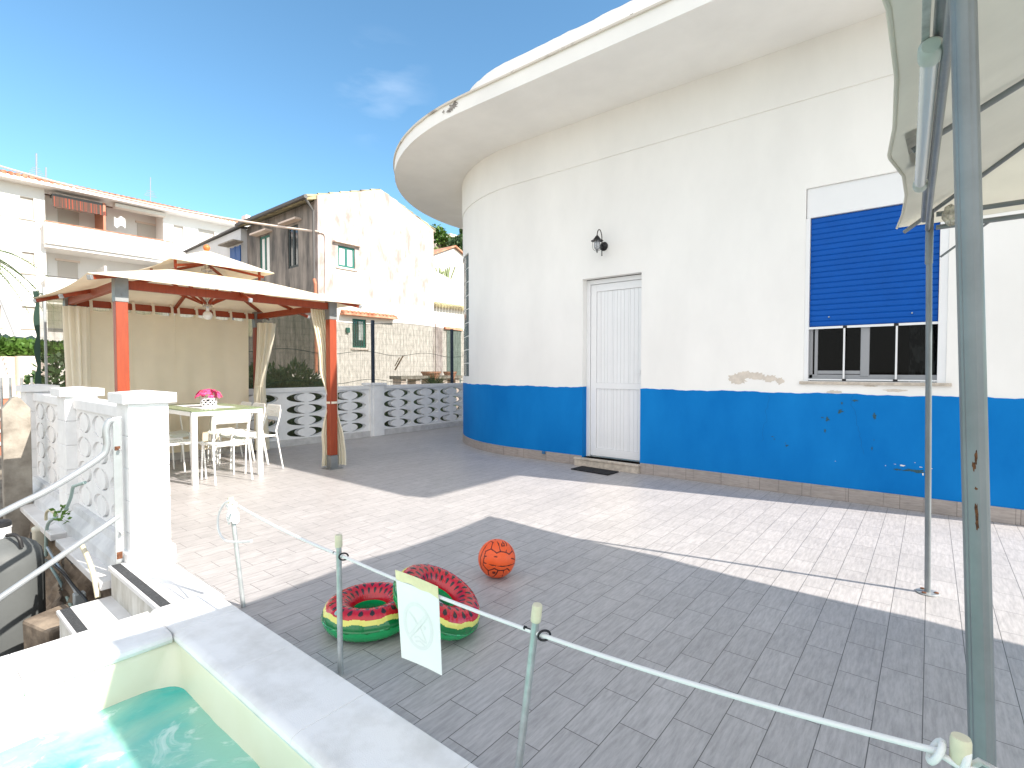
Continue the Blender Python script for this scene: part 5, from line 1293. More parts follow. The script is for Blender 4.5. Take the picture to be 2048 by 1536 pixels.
bar('ridge_tube', (TX0_ + 1.2, yr, 2.535), (TX1_ - 1.2, yr, 2.535), .012)
for xx in (TX1_ - .03,):
    bar('hip_rafter', (xx, TY1_ - .03, 1.915), (TX1_ - 1.24, TY1_ - 1.24, 2.535), .0105); bar('hip_rafter', (xx, TY0_ + .03, 1.915), (TX1_ - 1.24, TY0_ + 1.24, 2.535), .0105)
PX_, PY_ = .008, 3.41
# rails
bar('side_rail', (-.040, PY_ - .02, 1.925), (.010, 1.27, 1.925), .014, n=14)
bar('side_rail', (-.026, PY_ - .02, 1.875), (.022, 1.27, 1.875), .010, n=12)
bar('end_rail', (PX_, PY_, 1.948), (TX1_ - .2, PY_, 1.948), .0125); bar('end_rail', (PX_, PY_, 1.882), (TX1_ - .2, PY_, 1.882), .0125)
bar('end_rail', (.07, 1.27, 1.948), (TX1_ - .2, 1.27, 1.948), .0125)
bar('knee_brace', (PX_ + .02, PY_, 1.73), (PX_ + .20, PY_, 1.875), .0055)
# poles
def pole(name, pts, r, n, lab=None):
    m = MB(); m.tube(pts, r, n); return m.build(name, M['galv'], tn, smooth=True, angle=25)
p2 = pole('pole', [(PX_ + .0, PY_, .0), (PX_ - .024, PY_, 1.72)], .0132, 16)
m = MB(); m.lathe((PX_ - .025, PY_, 0), [(.015, 1.70), (.0165, 1.705), (.0165, 1.97), (.014, 1.975)], 18); m.build('sleeve', M['galv'], p2, smooth=True)
m = MB(); m.lathe((PX_, PY_, 0), [(.050, .002), (.050, .006), (.047, .008)], 28); m.build('foot_plate', M['galvpole'], p2)
m = MB()
for k in range(3): a_ = 2.2 + k * 2.1; m.lathe((PX_ + .036 * math.cos(a_), PY_ + .036 * math.sin(a_), .009), [(.010, 0), (.010, .003), (.004, .005)], 10)
m.build('rusty_bolt', M['rust'], p2)
# near pole: thick, octagonal extrusion
def near_pole():
    bot = V(.078, 1.285, 0); dd = 0.955
    def at_d(px, py, d=.955):
        r = ray(px, py); return _C + r * (d / r.dot(_F) * 1.0) if False else _C + (r / F_PX) * d
    a = at_d(1964, 1500); b = at_d(1927, 20)
    ax = (b - a) / (b.z - a.z); p0 = a + ax * (0 - a.z); p1 = a + ax * (1.95 - a.z)
    return p0, p1
pa_, pb_ = near_pole()
vd2 = V(-pa_.x, -pa_.y, 0).normalized()
m = MB(); ax = (pb_ - pa_).normalized(); sx_ = ax.cross(vd2).normalized(); sy_ = sx_.cross(ax)
prof = []
for k in range(36):
    a_ = 2 * PI * k / 36; r = .0196
    if k in (5, 6, 13, 22, 31): r = .0185
    prof.append((r * math.cos(a_), r * math.sin(a_)))
L_ = (pb_ - pa_).length; NS = 8
m.add([pa_ + ax * (L_ * s_ / NS) + sx_ * p[0] + sy_ * p[1] for s_ in range(NS + 1) for p in prof], [(s_ * 36 + k, s_ * 36 + (k + 1) % 36, (s_ + 1) * 36 + (k + 1) % 36, (s_ + 1) * 36 + k) for s_ in range(NS) for k in range(36)] + [tuple(range(36)), tuple(NS * 36 + k for k in range(36))])
np_ = m.build('pole', M['galv'], tn, smooth=True, angle=25); np_['label'] = 'thick grey pole nearest the camera with rust spots'
m = MB(); rr = random.Random(4)
for (py, hh) in ((918, .020), (935, .012), (1032, .026), (1050, .020), (980, .004)):
    t = None
    r = ray(1966, py); pt = _C + (r / F_PX) * .93; s_ = (pt.z - pa_.z) / ax.z; base = pa_ + ax * s_
    a0 = PI / 2 + rr.uniform(-.1, .1) - .05
    vs = []; n = 14
    for k in range(n):
        b_ = 2 * PI * k / n; kk = 1 + rr.uniform(-.4, .4); da = .11 * kk * math.cos(b_); dz_ = .75 * hh * kk * math.sin(b_)
        vs.append(base + ax * dz_ + sx_ * (.0199 * math.cos(a0 + da)) + sy_ * (.0199 * math.sin(a0 + da)))
    vs.append(base + sx_ * (.0201 * math.cos(a0)) + sy_ * (.0201 * math.sin(a0)))
    m.add(vs, [(k, (k + 1) % n, n) for k in range(n)])
m.build('rust_spot', mat('dark_rust', (.035, .014, .008), .95, col2=(.14, .055, .02), vscale=160), np_)
# other two supports out of view (carry the far side)
for (x, y) in ((TX1_ - .2, PY_), (TX1_ - .2, 1.27)): pole('pole', [(x, y, 0), (x, y, 1.98)], .02, 14)
# tape patches on the fabric round the mid rafter end
m = MB(); 
def on_fab(x, y, d=.008): return V(x, y, roofz(x, y) - d - .03 * .3)
m.grid(4, 8, lambda u, v: on_fab(lerp(-.085, -.02, u) + .01 * v, lerp(2.22, 2.60, v) + .03 * u, .006) + V(0, 0, -.004)); m.build('tape_patch', M['tape'], tfab, solid=.001)
# tube lamp under the side rail
la_, lb_ = V(-.012, 1.50, 1.885), V(-.045, 2.62, 1.885)
a = gX(1861, 110, -.005); 
tl = empty('tube_lamp', (la_ + lb_) / 2, 'long white tube lamp fixed along the canopy side rail, unlit', 'lamp')
dl = (lb_ - la_).normalized()
m = MB(); m.tube([la_ + dl * .05, lb_ - dl * .05], .019, 18); m.build('diffuser', mat('clear_white_diffuser', (.55, .57, .55), .2, spec=.8), tl, smooth=True)
m = MB(); m.bar(la_ + V(.002, -.6, .026), lb_ + V(0, 0, .024), .015, .014); m.build('housing', mat('rusting_lamp_housing', (.35, .37, .35), .5, var=.2, vscale=30), tl, bevel=.002)
for q0, q1 in ((la_, la_ + dl * .055), (lb_ - dl * .055, lb_)):
    m = MB(); m.tube([q0, q0 + (q1 - q0) * .2, q1], [.017, .024, .024], 18); m.build('end_cap', mat('pale_green_cap', (.42, .47, .43), .5), tl, smooth=True)
# clear bag hanging at the corner
bgp = V(.065, 3.40, 1.915); m = MB(); m.sphere((0, 0, 0), 1, 9, (.035, .03, .05)); rr = random.Random(8)
m.v = [(bgp.x + v[0] * (1 + rr.uniform(-.2, .2)), bgp.y - .03 + v[1] * (1 + rr.uniform(-.2, .2)), bgp.z + .01 + v[2] * (1 + rr.uniform(-.15, .15))) for v in m.v]
bgo = m.build('plastic_bag', glass('clear_bag', (.85, .85, .82), .1, opaque=((.7, .68, .6), .45))); tag(bgo, 'small crumpled clear plastic bag hanging at the canopy corner', 'bag')

# ------------------------------------------------------------------ BACKGROUND: old stucco house
XO = -20.3; oh = empty('stucco_house', (XO, 15, 0), 'old two storey house with peeling pink-beige stucco gable and green windows', 'house')
Yo0, Yo1, Yor = 11.9, 18.47, 15.2; Ze0, Ze1, Zr = 8.35, 8.45, 9.65; XOb = -26.9
m = MB()
gab = [(Yo0, -.5), (Yo1, -.5), (Yo1, Ze1), (Yor, Zr), (Yo0, Ze0 + .2)]
# gable wall with real openings
o1, o2 = gX(676, 490, XO), gX(710, 538, XO); o3, o4 = gX(704, 637, XO), gX(732, 696, XO)
holes = [[(o1.y, o2.z), (o2.y, o2.z), (o2.y, o1.z), (o1.y, o1.z)], [(o3.y, o4.z), (o4.y, o4.z), (o4.y, o3.z), (o3.y, o3.z)]]
m.plate(gab, holes, .25, lambda u, v, w_: (XO - w_, u, v))
m.build('gable_wall', M['stucco'], oh)
m = MB()
lw = [gY(519, 475, Yo0), gY(540, 545, Yo0), gY(575, 455, Yo0), gY(597, 533, Yo0)]
holes = [[(lw[0].x, lw[1].z), (lw[1].x, lw[1].z), (lw[1].x, lw[0].z), (lw[0].x, lw[0].z)], [(lw[2].x, lw[3].z), (lw[3].x, lw[3].z), (lw[3].x, lw[2].z), (lw[2].x, lw[2].z)]]
m.plate([(XOb, -.5), (XO - .26, -.5), (XO - .26, Ze0), (XOb, Ze0)], holes, .25, lambda u, v, w_: (u, Yo0 + .002 + w_, v))
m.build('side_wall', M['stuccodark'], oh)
m = MB(); m.box(XOb, XO - .4, Yo0 + .5, Yo1 - .2, 0, Ze0 - .2); m.build('interior_shell', M['dark'], oh)
def window(par, fn, a0, a1, z0, z1, fm, pm, bars=0, leaf2=True, ft=.07, curt=False):
    """fn(u, d, z): u along the wall, d out of the wall"""
    m = MB()
    def bx(u0, u1, d0, d1, za, zb):
        vs = [fn(u, d, z) for z in (za, zb) for u, d in ((u0, d0), (u1, d0), (u1, d1), (u0, d1))]
        m.add(vs, [(3, 2, 1, 0), (4, 5, 6, 7), (0, 1, 5, 4), (1, 2, 6, 5), (2, 3, 7, 6), (3, 0, 4, 7)])
    bx(a0, a0 + ft, -.10, -.04, z0, z1); bx(a1 - ft, a1, -.10, -.04, z0, z1); bx(a0 + ft, a1 - ft, -.10, -.04, z0, z0 + ft); bx(a0 + ft, a1 - ft, -.10, -.04, z1 - ft, z1)
    if leaf2: c_ = (a0 + a1) / 2; bx(c_ - ft * .6, c_ + ft * .6, -.10, -.035, z0 + ft, z1 - ft)
    if bars:
        for k in range(bars): u = lerp(a0 + ft, a1 - ft, (k + .5) / bars); bx(u - .012, u + .012, -.02, .0, z0, z1)
    f = m.build('window', M[fm], par)
    m = MB(); bx(a0 + ft * .5, a1 - ft * .5, -.09, -.07, z0 + ft * .5, z1 - ft * .5); m.build('pane', M[pm], f)
    return f
window(oh, lambda u, d, z: (XO + d, u, z), o1.y, o2.y, o2.z, o1.z, 'greenpaint', 'paneW', ft=.09)
window(oh, lambda u, d, z: (XO + d, u, z), o3.y, o4.y, o4.z, o3.z, 'greenpaint', 'paneW' if False else 'pane', bars=5, leaf2=False)
m = MB(); m.grid(10, 1, lambda u, v: (XO - .06 + .01 * math.sin(u * 20), lerp(o3.y + .35, o3.y + .62, u), lerp(o4.z + .35, o3.z - .1, v))); m.build('inner_curtain', M['paneW'], oh)
window(oh, lambda u, d, z: (u, Yo0 - d, z), lw[0].x, lw[1].x, lw[1].z, lw[0].z, 'greenpaint', 'paneW', ft=.10)
window(oh, lambda u, d, z: (u, Yo0 - d, z), lw[2].x, lw[3].x, lw[3].z, lw[2].z, 'blackpaint', 'pane', bars=0, ft=.12)
for q6 in ((XO, XO + .18, o1.y - .25, o2.y + .25, o1.z + .10, o1.z + .17), (lw[0].x - .3, lw[1].x + .3, Yo0 - .35, Yo0, lw[0].z + .08, lw[0].z + .16), (lw[2].x - .3, lw[3].x + .3, Yo0 - .30, Yo0, lw[2].z + .12, lw[2].z + .2)):
    m = MB(); m.box(*q6); m.build('window_hood', M['plasterp'], oh)
for q6 in ((XO, XO + .08, o1.y - .12, o2.y + .12, o2.z - .1, o2.z - .03), (XO + .031, XO + .09, o3.y - .1, o4.y + .1, o4.z - .1, o4.z - .03)):
    m = MB(); m.box(*q6); m.build('sill', M['plasterp'], oh)

zwb = gX(680, 592, XO).z; m = MB(); m.plate([(Yo0 + .02, -.5), (Yo1 - .1, -.5), (Yo1 - .1, zwb + .05), (Yo0 + 4.2, zwb - .08), (Yo0 + 2.2, zwb + .1), (Yo0 + .02, zwb)], [[(o3.y, o4.z), (o4.y, o4.z), (o4.y, o3.z), (o3.y, o3.z)]], .03, lambda u, v, w_: (XO + w_, u, v)); m.build('whitewashed_base', M['plaster'], oh)
m = MB(); ylo, yhi = o1.y - .05, o2.y + .2; m.box(XO, XO + .012, ylo - .2, yhi + .1, gX(690, 605, XO).z, o2.z - .11); m.build('whitewash_patch', M['plaster'], oh)
# roof: two slopes of rows of barrel tiles
m = MB()
def tileroof(mb, x0, x1, ya, za, yb, zb, rad=.09):
    n = int(abs(x1 - x0) / (rad * 2.1)); L = 7
    for i in range(n):
        x = x0 + (i + .5) * (x1 - x0) / n
        for s_ in range(L):
            t0, t1 = s_ / L, (s_ + 1.08) / L
            a = V(x, lerp(ya, yb, t0), lerp(za, zb, t0) + .03); b = V(x, lerp(ya, yb, t1), lerp(za, zb, t1)); k = 5
            vs = []
            for p, r in ((a, rad * 1.08), (b, rad * .9)):
                for q in range(k + 1): th = PI * q / k; vs.append((p.x + r * math.cos(th), p.y, p.z + r * math.sin(th)))
            mb.add(vs, [(q, q + 1, q + k + 2, q + k + 1) for q in range(k)])
    mb.add([(x0, ya, za), (x1, ya, za), (x1, yb, zb), (x0, yb, zb), (x0, ya, za - .12), (x1, ya, za - .12), (x1, yb, zb - .12), (x0, yb, zb - .12)], [(0, 1, 2, 3), (4, 5, 6, 7), (0, 1, 5, 4), (1, 2, 6, 5), (3, 0, 4, 7)])
tileroof(m, XOb, XO - .05, Yo0 - .45, Ze0 + .02, Yor, Zr - .02, .10)
tileroof(m, XOb, XO - .05, Yo1 + .2, Ze1 + .02, Yor, Zr - .02, .10)
m.build('roof', M['oldtile'], oh)
m = MB(); m.tube([(XOb, Yo0 - .52, Ze0 - .02), (XO, Yo0 - .52, Ze0 + .02)], .09, 8); m.build('gutter', M['zinc'], oh)
m = MB(); m.tube([(XO - .12, Yo0 - .5, Ze0), (XO - .12, Yo0 - .12, Ze0 - .5), (XO - .12, Yo0 - .12, 5.0)], .055, 8); m.build('downpipe', M['zinc'], oh)
m = MB(); m.tube([(XO - .12, Yo0 - .12, 5.0), (XO - .02, Yo0 - .12, 4.8), (XO - .02, Yo0 - .12, -.3)], .065, 8); m.build('downpipe', M['pipe'], oh)
m = MB(); cw = [gX(*q, XO + .04) for q in ((640, 465), (648, 468), (651, 480), (651, 520), (650, 590))]; m.tube(smoothpts(cw, 5), .025, 6); m.build('wall_cable', M['plasterp'], oh)
# little tiled canopy over the lower window
c0, c1_ = gX(688, 622, XO + .35), gX(795, 636, XO + .35)
m = MB(); nT = 14
for i in range(nT):
    y = lerp(c0.y, c1_.y, (i + .5) / nT); z = lerp(c0.z, c1_.z, i / nT) * 0 + c0.z - .05
    m.tube([(XO + .02, y, z + .10), (XO + .36, y, z)], .07, 8)
m.box(XO, XO + .38, c0.y, c1_.y, c0.z - .14, c0.z - .06); m.build('tiled_hood', M['rooftile'], oh)
# lean-to / yard wall to the right of the gable
lt = empty('lean_to_house', (XO - .5, 19.5, 0), 'low white lean-to with tiled edge between the stucco house and the round house', 'house')
yA, yB = Yo1 + .06, 24.0; XL = XO - .4
zt0 = gX(872, 640, XL).z; 
d1, d2 = gX(893, 660, XL), gX(921, 770, XL)
m = MB(); m.plate([(yA, -.5), (yB, -.5), (yB, gX(925, 585, XL).z), (gX(905, 560, XL).y, gX(905, 560, XL).z), (yA, gX(868, 538, XL).z)], [], .3, lambda u, v, w_: (XL - w_, u, v)); m.build('wall', M['plaster'], lt)
m = MB(); e0 = gX(868, 610, XL + .3); 
for i in range(14):
    y = lerp(yA, gX(920, 615, XL).y + .6, i / 13); m.tube([(XL + .0, y, e0.z + .16), (XL + .32, y, e0.z)], .10, 8)
m.build('tile_edge', M['oldtile'], lt)
m = MB(); m.box(XL, XL + .04, d1.y, d2.y, 0, d1.z); m.build('door', mat('grey_green_door', (.20, .25, .22), .6), lt)
m = MB(); m.box(XL, XL + .12, d1.y - .2, d2.y + .1, d1.z + .02, d1.z + .16); m.build('lintel', M['rooftile'], lt)
m = MB(); m.box(XL - .02, XL + .05, gX(870, 700, XL).y, gX(884, 700, XL).y, 0, d1.z + .3); m.build('weathered_strip', M['stucco'], lt)
# white house right behind + hillside houses
def simple_house(name, x, y0, y1, z0, z1, depth, label, mt='plaster', roofm='rooftile', ridge=.0, wins=()):
    h = empty(name, (x, (y0 + y1) / 2, z0), label, 'house')
    m = MB(); m.box(x - depth, x, y0, y1, z0, z1)
    if ridge: 
        yc = (y0 + y1) / 2; m.add([(x, y0, z1), (x, y1, z1), (x, yc, z1 + ridge), (x - depth, y0, z1), (x - depth, y1, z1), (x - depth, yc, z1 + ridge)], [(0, 1, 2), (3, 5, 4)])
    m.build('wall', M[mt], h)
    m = MB()
    if ridge:
        yc = (y0 + y1) / 2
        for ya in (y0 - .2, y1 + .2): m.add([(x + .2, ya, z1 - .1), (x + .2, yc, z1 + ridge + .05), (x - depth, yc, z1 + ridge + .05), (x - depth, ya, z1 - .1), (x + .2, ya, z1), (x + .2, yc, z1 + ridge + .17), (x - depth, yc, z1 + ridge + .17), (x - depth, ya, z1)], [(0, 1, 2, 3), (4, 5, 6, 7), (0, 1, 5, 4)])
    else: m.box(x - depth - .1, x + .12, y0 - .1, y1 + .1, z1, z1 + .14)
    m.build('roof', M[roofm], h)
    for (a, b, c, d) in wins:
        m = MB(); m.box(x, x + .04, a, b, c, d); m.build('window', M['pane'], h)
    return h
XH = -27.0
a, b = gX(866, 512, XH), gX(932, 512, XH); bt = gX(900, 600, XH)
simple_house('hill_house', XH, a.y - .2, gX(950, 500, XH).y, -.5, gX(870, 512, XH).z, 6, 'white gabled house standing directly behind the lean-to', ridge=.9)
m = MB(); rr = random.Random(6)
for k in range(16):
    pq = gX(877 + 1.7 * k + rr.uniform(-1, 1), 558, -23.0); ht = rr.uniform(.35, .75); m.tube([(-23 + rr.uniform(-.3, .3), pq.y, pq.z - .2), (-23 + rr.uniform(-.3, .3), pq.y + rr.uniform(-.1, .1), pq.z + ht)], .045, 7)
tag(m.build('cactus', M['cactus'], smooth=True), 'cluster of pale upright cactus stems in front of the white gabled house', 'cactus')
XQ = -60
def hz(px0, px1, py0, py1, X): a, b = gX(px0, py1, X), gX(px1, py0, X); return a.y, b.y, a.z, b.z
y0, y1, z0, z1 = hz(871, 893, 487, 500, -52); simple_house('hill_house', -52, y0, y1, z0, z1, 4, 'small flat roofed hillside house on the left among the bushes', 'plasterp', 'plaster')
y0, y1, z0, z1 = hz(888, 905, 478, 495, -56); simple_house('hill_house', -56, y0, y1, z0, z1, 4, 'grey-blue walled hillside house in the middle of the slope', mt='plaster', roofm='plaster')
y0, y1, z0, z1 = hz(900, 922, 475, 490, -60); simple_house('hill_house', -60, y0, y1, z0, z1, 4, 'white terraced hillside house on the right, by the dark trees', 'plaster', 'plaster')
# slope under them
m = MB(); 
def sl(u, v):
    px = lerp(856, 1000, u); X = lerp(-34, -70, v); q = gX(px, lerp(528, 490 - 6 * math.sin(u * 7), v), X); return q
m.grid(20, 12, sl); tag(m.build('hillside', M['leafo'], smooth=True), kind='structure', label='green scrub slope with small houses')
def tree(px, py, X, rad, label, mt, seed, n=1400, trunk=True, size=.35):
    c = gX(px, py, X); t = empty('tree', (c.x, c.y, c.z - rad[2] - 1), label, 'tree', 'trees on the hillside')
    m = MB(); rr = random.Random(seed)
    for k in range(5): leafcloud(m, (c.x, c.y + rr.uniform(-.5, .5) * rad[1], c.z + rr.uniform(-.4, .4) * rad[2]), (rad[0] * .7, rad[1] * .65, rad[2] * .65), n // 5, size, seed * 7 + k)
    m.build('crown', M[mt], t)
    if trunk: m = MB(); m.tube([(c.x, c.y, c.z - rad[2] - 1.4), (c.x + .1, c.y, c.z)], [.16, .07], 7); m.build('trunk', M['bark'], t)
tree(878, 470, -50, (1.6, 1.3, 1.2), 'bright green round tree beside the stucco gable edge', 'leaf', 3)
tree(893, 485, -50, (1.5, 1.0, .8), 'low olive bush tree between two hillside houses', 'leafo', 4)
tree(918, 495, -45, (1.8, 1.6, 1.5), 'dark olive tree nearest the round house wall', 'leafd', 5, 2200)
tree(912, 512, -44, (1.6, 1.4, .8), 'dark scrubby tree low on the slope by the white gabled house', 'leafd', 6, 1600)
tree(926, 464, -62, (.5, .45, 1.6), 'slim dark cypress against the sky', 'leafd', 8, 900)
tree(880, 508, -46, (1.2, 1.3, .6), 'green scrub tree above the white gabled roof, left end', 'leafo', 9, 900)

# left: white house with blue shutters
YBs = 11.6
wh = empty('shuttered_house', (-30, YBs, 0), 'grey-white house with blue louvred shutters left of the stucco house', 'house')
ra, rb_ = gY(378, 502, YBs), gY(497, 455, YBs)
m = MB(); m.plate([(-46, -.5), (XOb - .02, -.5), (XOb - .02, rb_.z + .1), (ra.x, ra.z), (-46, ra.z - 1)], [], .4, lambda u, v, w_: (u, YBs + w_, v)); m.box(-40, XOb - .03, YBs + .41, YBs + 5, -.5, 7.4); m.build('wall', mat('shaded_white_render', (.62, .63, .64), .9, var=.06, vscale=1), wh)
m = MB(); m.bar((XOb, YBs + .1, rb_.z + .2), (ra.x - .5, YBs + .1, ra.z + .0), .5, .08); m.build('roof_edge', M['zinc'], wh)
s0, s1 = gY(463, 497, YBs), gY(483, 528, YBs)
m = MB(); c_ = (s0.x + s1.x) / 2
for (u0, u1) in ((s0.x, c_ - .02), (c_ + .02, s1.x)):
    m.box(u0, u0 + .06, YBs - .08, YBs - .02, s1.z, s0.z); m.box(u1 - .06, u1, YBs - .08, YBs - .02, s1.z, s0.z)
    for k in range(14): z = lerp(s1.z + .04, s0.z - .08, k / 13); m.box(u0 + .06, u1 - .06, YBs - .07, YBs - .03, z, z + .05)
m.build('shutter', M['bluepaint'], wh)
m = MB(); m.box(s0.x - .4, s1.x + .25, YBs - .5, YBs, s0.z + .1, s0.z + .17); m.build('window_hood', M['concrete'], wh)

# ------------------------------------------------------------------ APARTMENT BLOCK
XA = -38.8; ap = empty('apartment_block', (XA, 8, 0), 'long white apartment block with balconies and terracotta tile eave at left', 'building')
Ya0, Ya1 = -6.0, 16.5; ZA = 11.35
def ay(px): return gX(px, 740, XA).y
yb0, yb1 = ay(98), ay(332)
XI = XA - 1.5
wins = []   # (px0, px1, py0, py1)
for (p0, p1, q0, q1) in ((-12, 9, 386, 430), (49, 76, 396, 441), (-12, 7, 498, 545), (50, 75, 505, 548), (-12, 6, 610, 655), (47, 74, 613, 657), (352, 372, 452, 490), (401, 433, 460, 500), (352, 372, 548, 590)):
    wins.append((gX(p0, 740, XA).y, gX(p1, 740, XA).y, gX(p1, q1, XA).z, gX((p0 + p1) / 2, q0, XA).z))
m = MB()
def rect(a, b, c, d): return [(a, c), (b, c), (b, d), (a, d)]
hs = [rect(*w_) for w_ in wins]
# front wall left part, right part; loggia recess between
m.plate(rect(Ya0, yb0, -.5, ZA), [h for h in hs if h[0][0] < yb0], .35, lambda u, v, w_: (XA - w_, u, v))
m.plate(rect(yb1, Ya1, -.5, ZA), [h for h in hs if h[0][0] > yb1], .35, lambda u, v, w_: (XA - w_, u, v))
m.box(XI - .3, XI, yb0 - .2, yb1 + .2, -.5, ZA); m.box(XI, XA - .001, yb0 - .3, yb0 - .001, -.5, ZA); m.box(XI, XA - .001, yb1 + .001, yb1 + .3, -.5, ZA)
ww = m.build('wall', M['plasterw'], ap)
m = MB(); m.box(XA - 8, XI - .31, Ya0, Ya1, -.5, ZA - .1); m.build('wall_core', M['plasterw'], ap)
for w_ in wins:
    m = MB(); m.box(XA - .16, XA - .12, w_[0], w_[1], w_[2], w_[3]); f = m.build('window', M['blinds'], ap)
    m = MB(); m.box(XA - .02, XA + .07, w_[0] - .06, w_[1] + .06, w_[2] - .07, w_[2] - .002); m.build('sill', M['stone'], f)
# loggia doors
for (p0, p1, q0, q1) in ((115, 158, 414, 452), (274, 312, 443, 480), (115, 156, 518, 560)):
    A_, B_ = gX(p0, q0, XI), gX(p1, q1 + 8, XI); m = MB(); m.box(XI, XI + .06, A_.y, B_.y, min(A_.z, B_.z) - .5, A_.z - .1); f = m.build('balcony_door', M['blinds'], ap)
    m = MB(); m.box(XI, XI + .12, A_.y - .1, B_.y + .1, A_.z - .09, A_.z + .02); m.build('door_head', M['plasterp'], f)
# balcony parapets
for (pyt, pyb) in ((444, 487), (553, 600)):
    zt = gX(98, pyt, XA + .5).z - .0; zb = gX(98, pyb, XA + .5).z
    ye = ay(340) + .1
    m = MB(); m.box(XA + .42, XA + .55, yb0 - .1, ye, zb, zt); m.box(XA - .3, XA + .42, yb0 - .1, yb0 + .03, zb, zt); m.box(XA - .3, XA + .42, ye - .13, ye, zb, zt); m.box(XI, XA + .42, yb0 - .08, ye - .02, zb - .18, zb + .02); bp_ = m.build('balcony', M['plasterw'], ap)
    m = MB(); m.box(XA + .38, XA + .59, yb0 - .14, ye + .04, zt + .001, zt + .05); m.build('coping', M['rooftile'] if pyt < 500 else M['zinc'], bp_)
    m = MB(); ysp = ay(212); m.box(XI, XA + .4, ysp - .06, ysp + .06, zt, zt + 1.7 if pyt < 500 else zt + 1.0); m.build('divider', M['pipe'] if pyt < 500 else M['plasterw'], bp_)
m = MB(); rr = random.Random(3)
# eave, gutter and tile rows
m.box(XA - 1.0, XA + .85, Ya0, Ya1 + .2, ZA - .05, ZA + .14); m.build('eave', M['plasterw'], ap)
m = MB()
for i in range(84):
    y = lerp(Ya0 + .1, Ya1 + .1, i / 83)
    for s_ in range(2):
        x0_ = XA + .88 - s_ * 1.5; z0_ = ZA + .19 + s_ * .35
        m.tube([(x0_, y, z0_), (x0_ - 1.6, y, z0_ + .38)], .115, 6)
m.box(XA - 3, XA + .8, Ya0, Ya1 + .2, ZA + .14, ZA + .17); m.build('roof', M['rooftile'], ap)
m = MB(); m.box(XA + .2, XA + .9, Ya1 + .2, Ya1 + .5, ZA - .2, ZA + .8); m.build('end_parapet', M['plasterw'], ap)
# awnings
aw0, aw1 = gX(104, 391, XA + .3), gX(212, 411, XA + .3)
m = MB(); m.box(XA - .3, XA + .35, aw0.y, aw1.y, aw0.z - .02, aw0.z + .12); av = m.build('awning_box', M['zinc'], ap)
m = MB(); n = 60; m.grid(n, 3, lambda u, v: (XA + .36 + .05 * (1 - v), lerp(aw0.y, aw1.y, u), aw0.z - .02 - (.55 + .05 * abs(math.sin(u * 26))) * (1 - v))); m.build('striped_valance', M['awning'], av, solid=.01)
a0_, a1_ = gX(229, 407, XA + .3), gX(332, 429, XA + .3)
m = MB(); m.box(XA - .2, XA + .4, a0_.y, a1_.y, a0_.z - .2, a0_.z + .05); m.build('rolled_awning', M['plaster'], ap, bevel=.05)
# laundry
m = MB(); l0, l1 = gX(228, 433, XA + .2), gX(250, 440, XA + .2); m.grid(20, 4, lambda u, v: (XA + .2 + .05 * math.sin(u * 15), lerp(l0.y, l1.y, u), l0.z - .55 * v - .1 * math.sin(u * 7))); tag(m.build('laundry', M['runner'], solid=.01), 'white laundry hung on the upper balcony', 'laundry')
# antennas
for (px, pb_y, pt_y, lab) in ((73, 362, 307, 'tallest white antenna mast at the left of the roof'), (92, 368, 335, 'short plain antenna mast second from left on the roof'), (301, 405, 355, 'antenna mast with small cross arms above the middle of the roof')):
    a, b = gX(px, pb_y, XA - .5), gX(px, pt_y, XA - .5); t = empty('antenna', a, lab, 'antenna', 'antennas on the apartment roof')
    m = MB(); m.tube([a, b], .045 if px != 301 else .03, 7); m.build('mast', M['railp'], t)
    m = MB()
    for k in range(4): z = lerp(a.z, b.z, .25 + .07 * k); m.tube([(a.x, a.y - .35 + .06 * k, z), (a.x, a.y + .35 - .06 * k, z)], .015, 5)
    if px != 92: m.build('arms', M['galvpole'], t)
# overhead cable
m = MB(); A_ = gX(-20, 326, -36); B_ = gX(640, 464, XO + .08)
m.tube([A_.lerp(B_, i / 40) - V(0, 0, .35 * 4 * (i / 40) * (1 - i / 40)) for i in range(41)], .05, 6)
tag(m.build('overhead_cable', M['plasterp'], smooth=True), 'pale overhead cable crossing from upper left to the stucco house corner', 'cable')
# palm at the left edge
pc = gX(-70, 500, -14.0); pm = empty('palm_tree', (pc.x, pc.y, -.5), 'palm whose frond tips reach in at the left picture edge', 'palm tree')
m = MB(); m.tube([(pc.x, pc.y, -.5), (pc.x + .05, pc.y, 2), (pc.x, pc.y, pc.z)], [.2, .17, .15], 10); m.build('trunk', M['bark'], pm)
rr = random.Random(12)
for k in range(16):
    az = k * 2 * PI / 16 + rr.uniform(-.1, .1); el = rr.uniform(-.3, .7); m = MB(); L = 1.25; prev = pc.copy(); d = V(math.cos(az), math.sin(az), 0)
    pts = [pc + d * (L * t) + V(0, 0, L * (math.sin(el) * t - .75 * t * t)) for t in [i / 10 for i in range(11)]]; m.tube(pts, [.018 * (1 - .08 * i) for i in range(11)], 5)
    for i in range(2, 11):
        for sgn in (-1, 1):
            for q in range(3):
                b = pts[i].lerp(pts[i - 1], q / 3); sd_ = d.cross(V(0, 0, 1)) * sgn; tip = b + (sd_ * .8 + d * .7 + V(0, 0, -.05 + .1 * rr.random())).normalized() * .42 * (1.15 - .07 * i); w_ = d * .014
                m.add([b - w_, tip, b + w_], [(0, 1, 2)])
    m.build('frond', M['leaf'], pm)

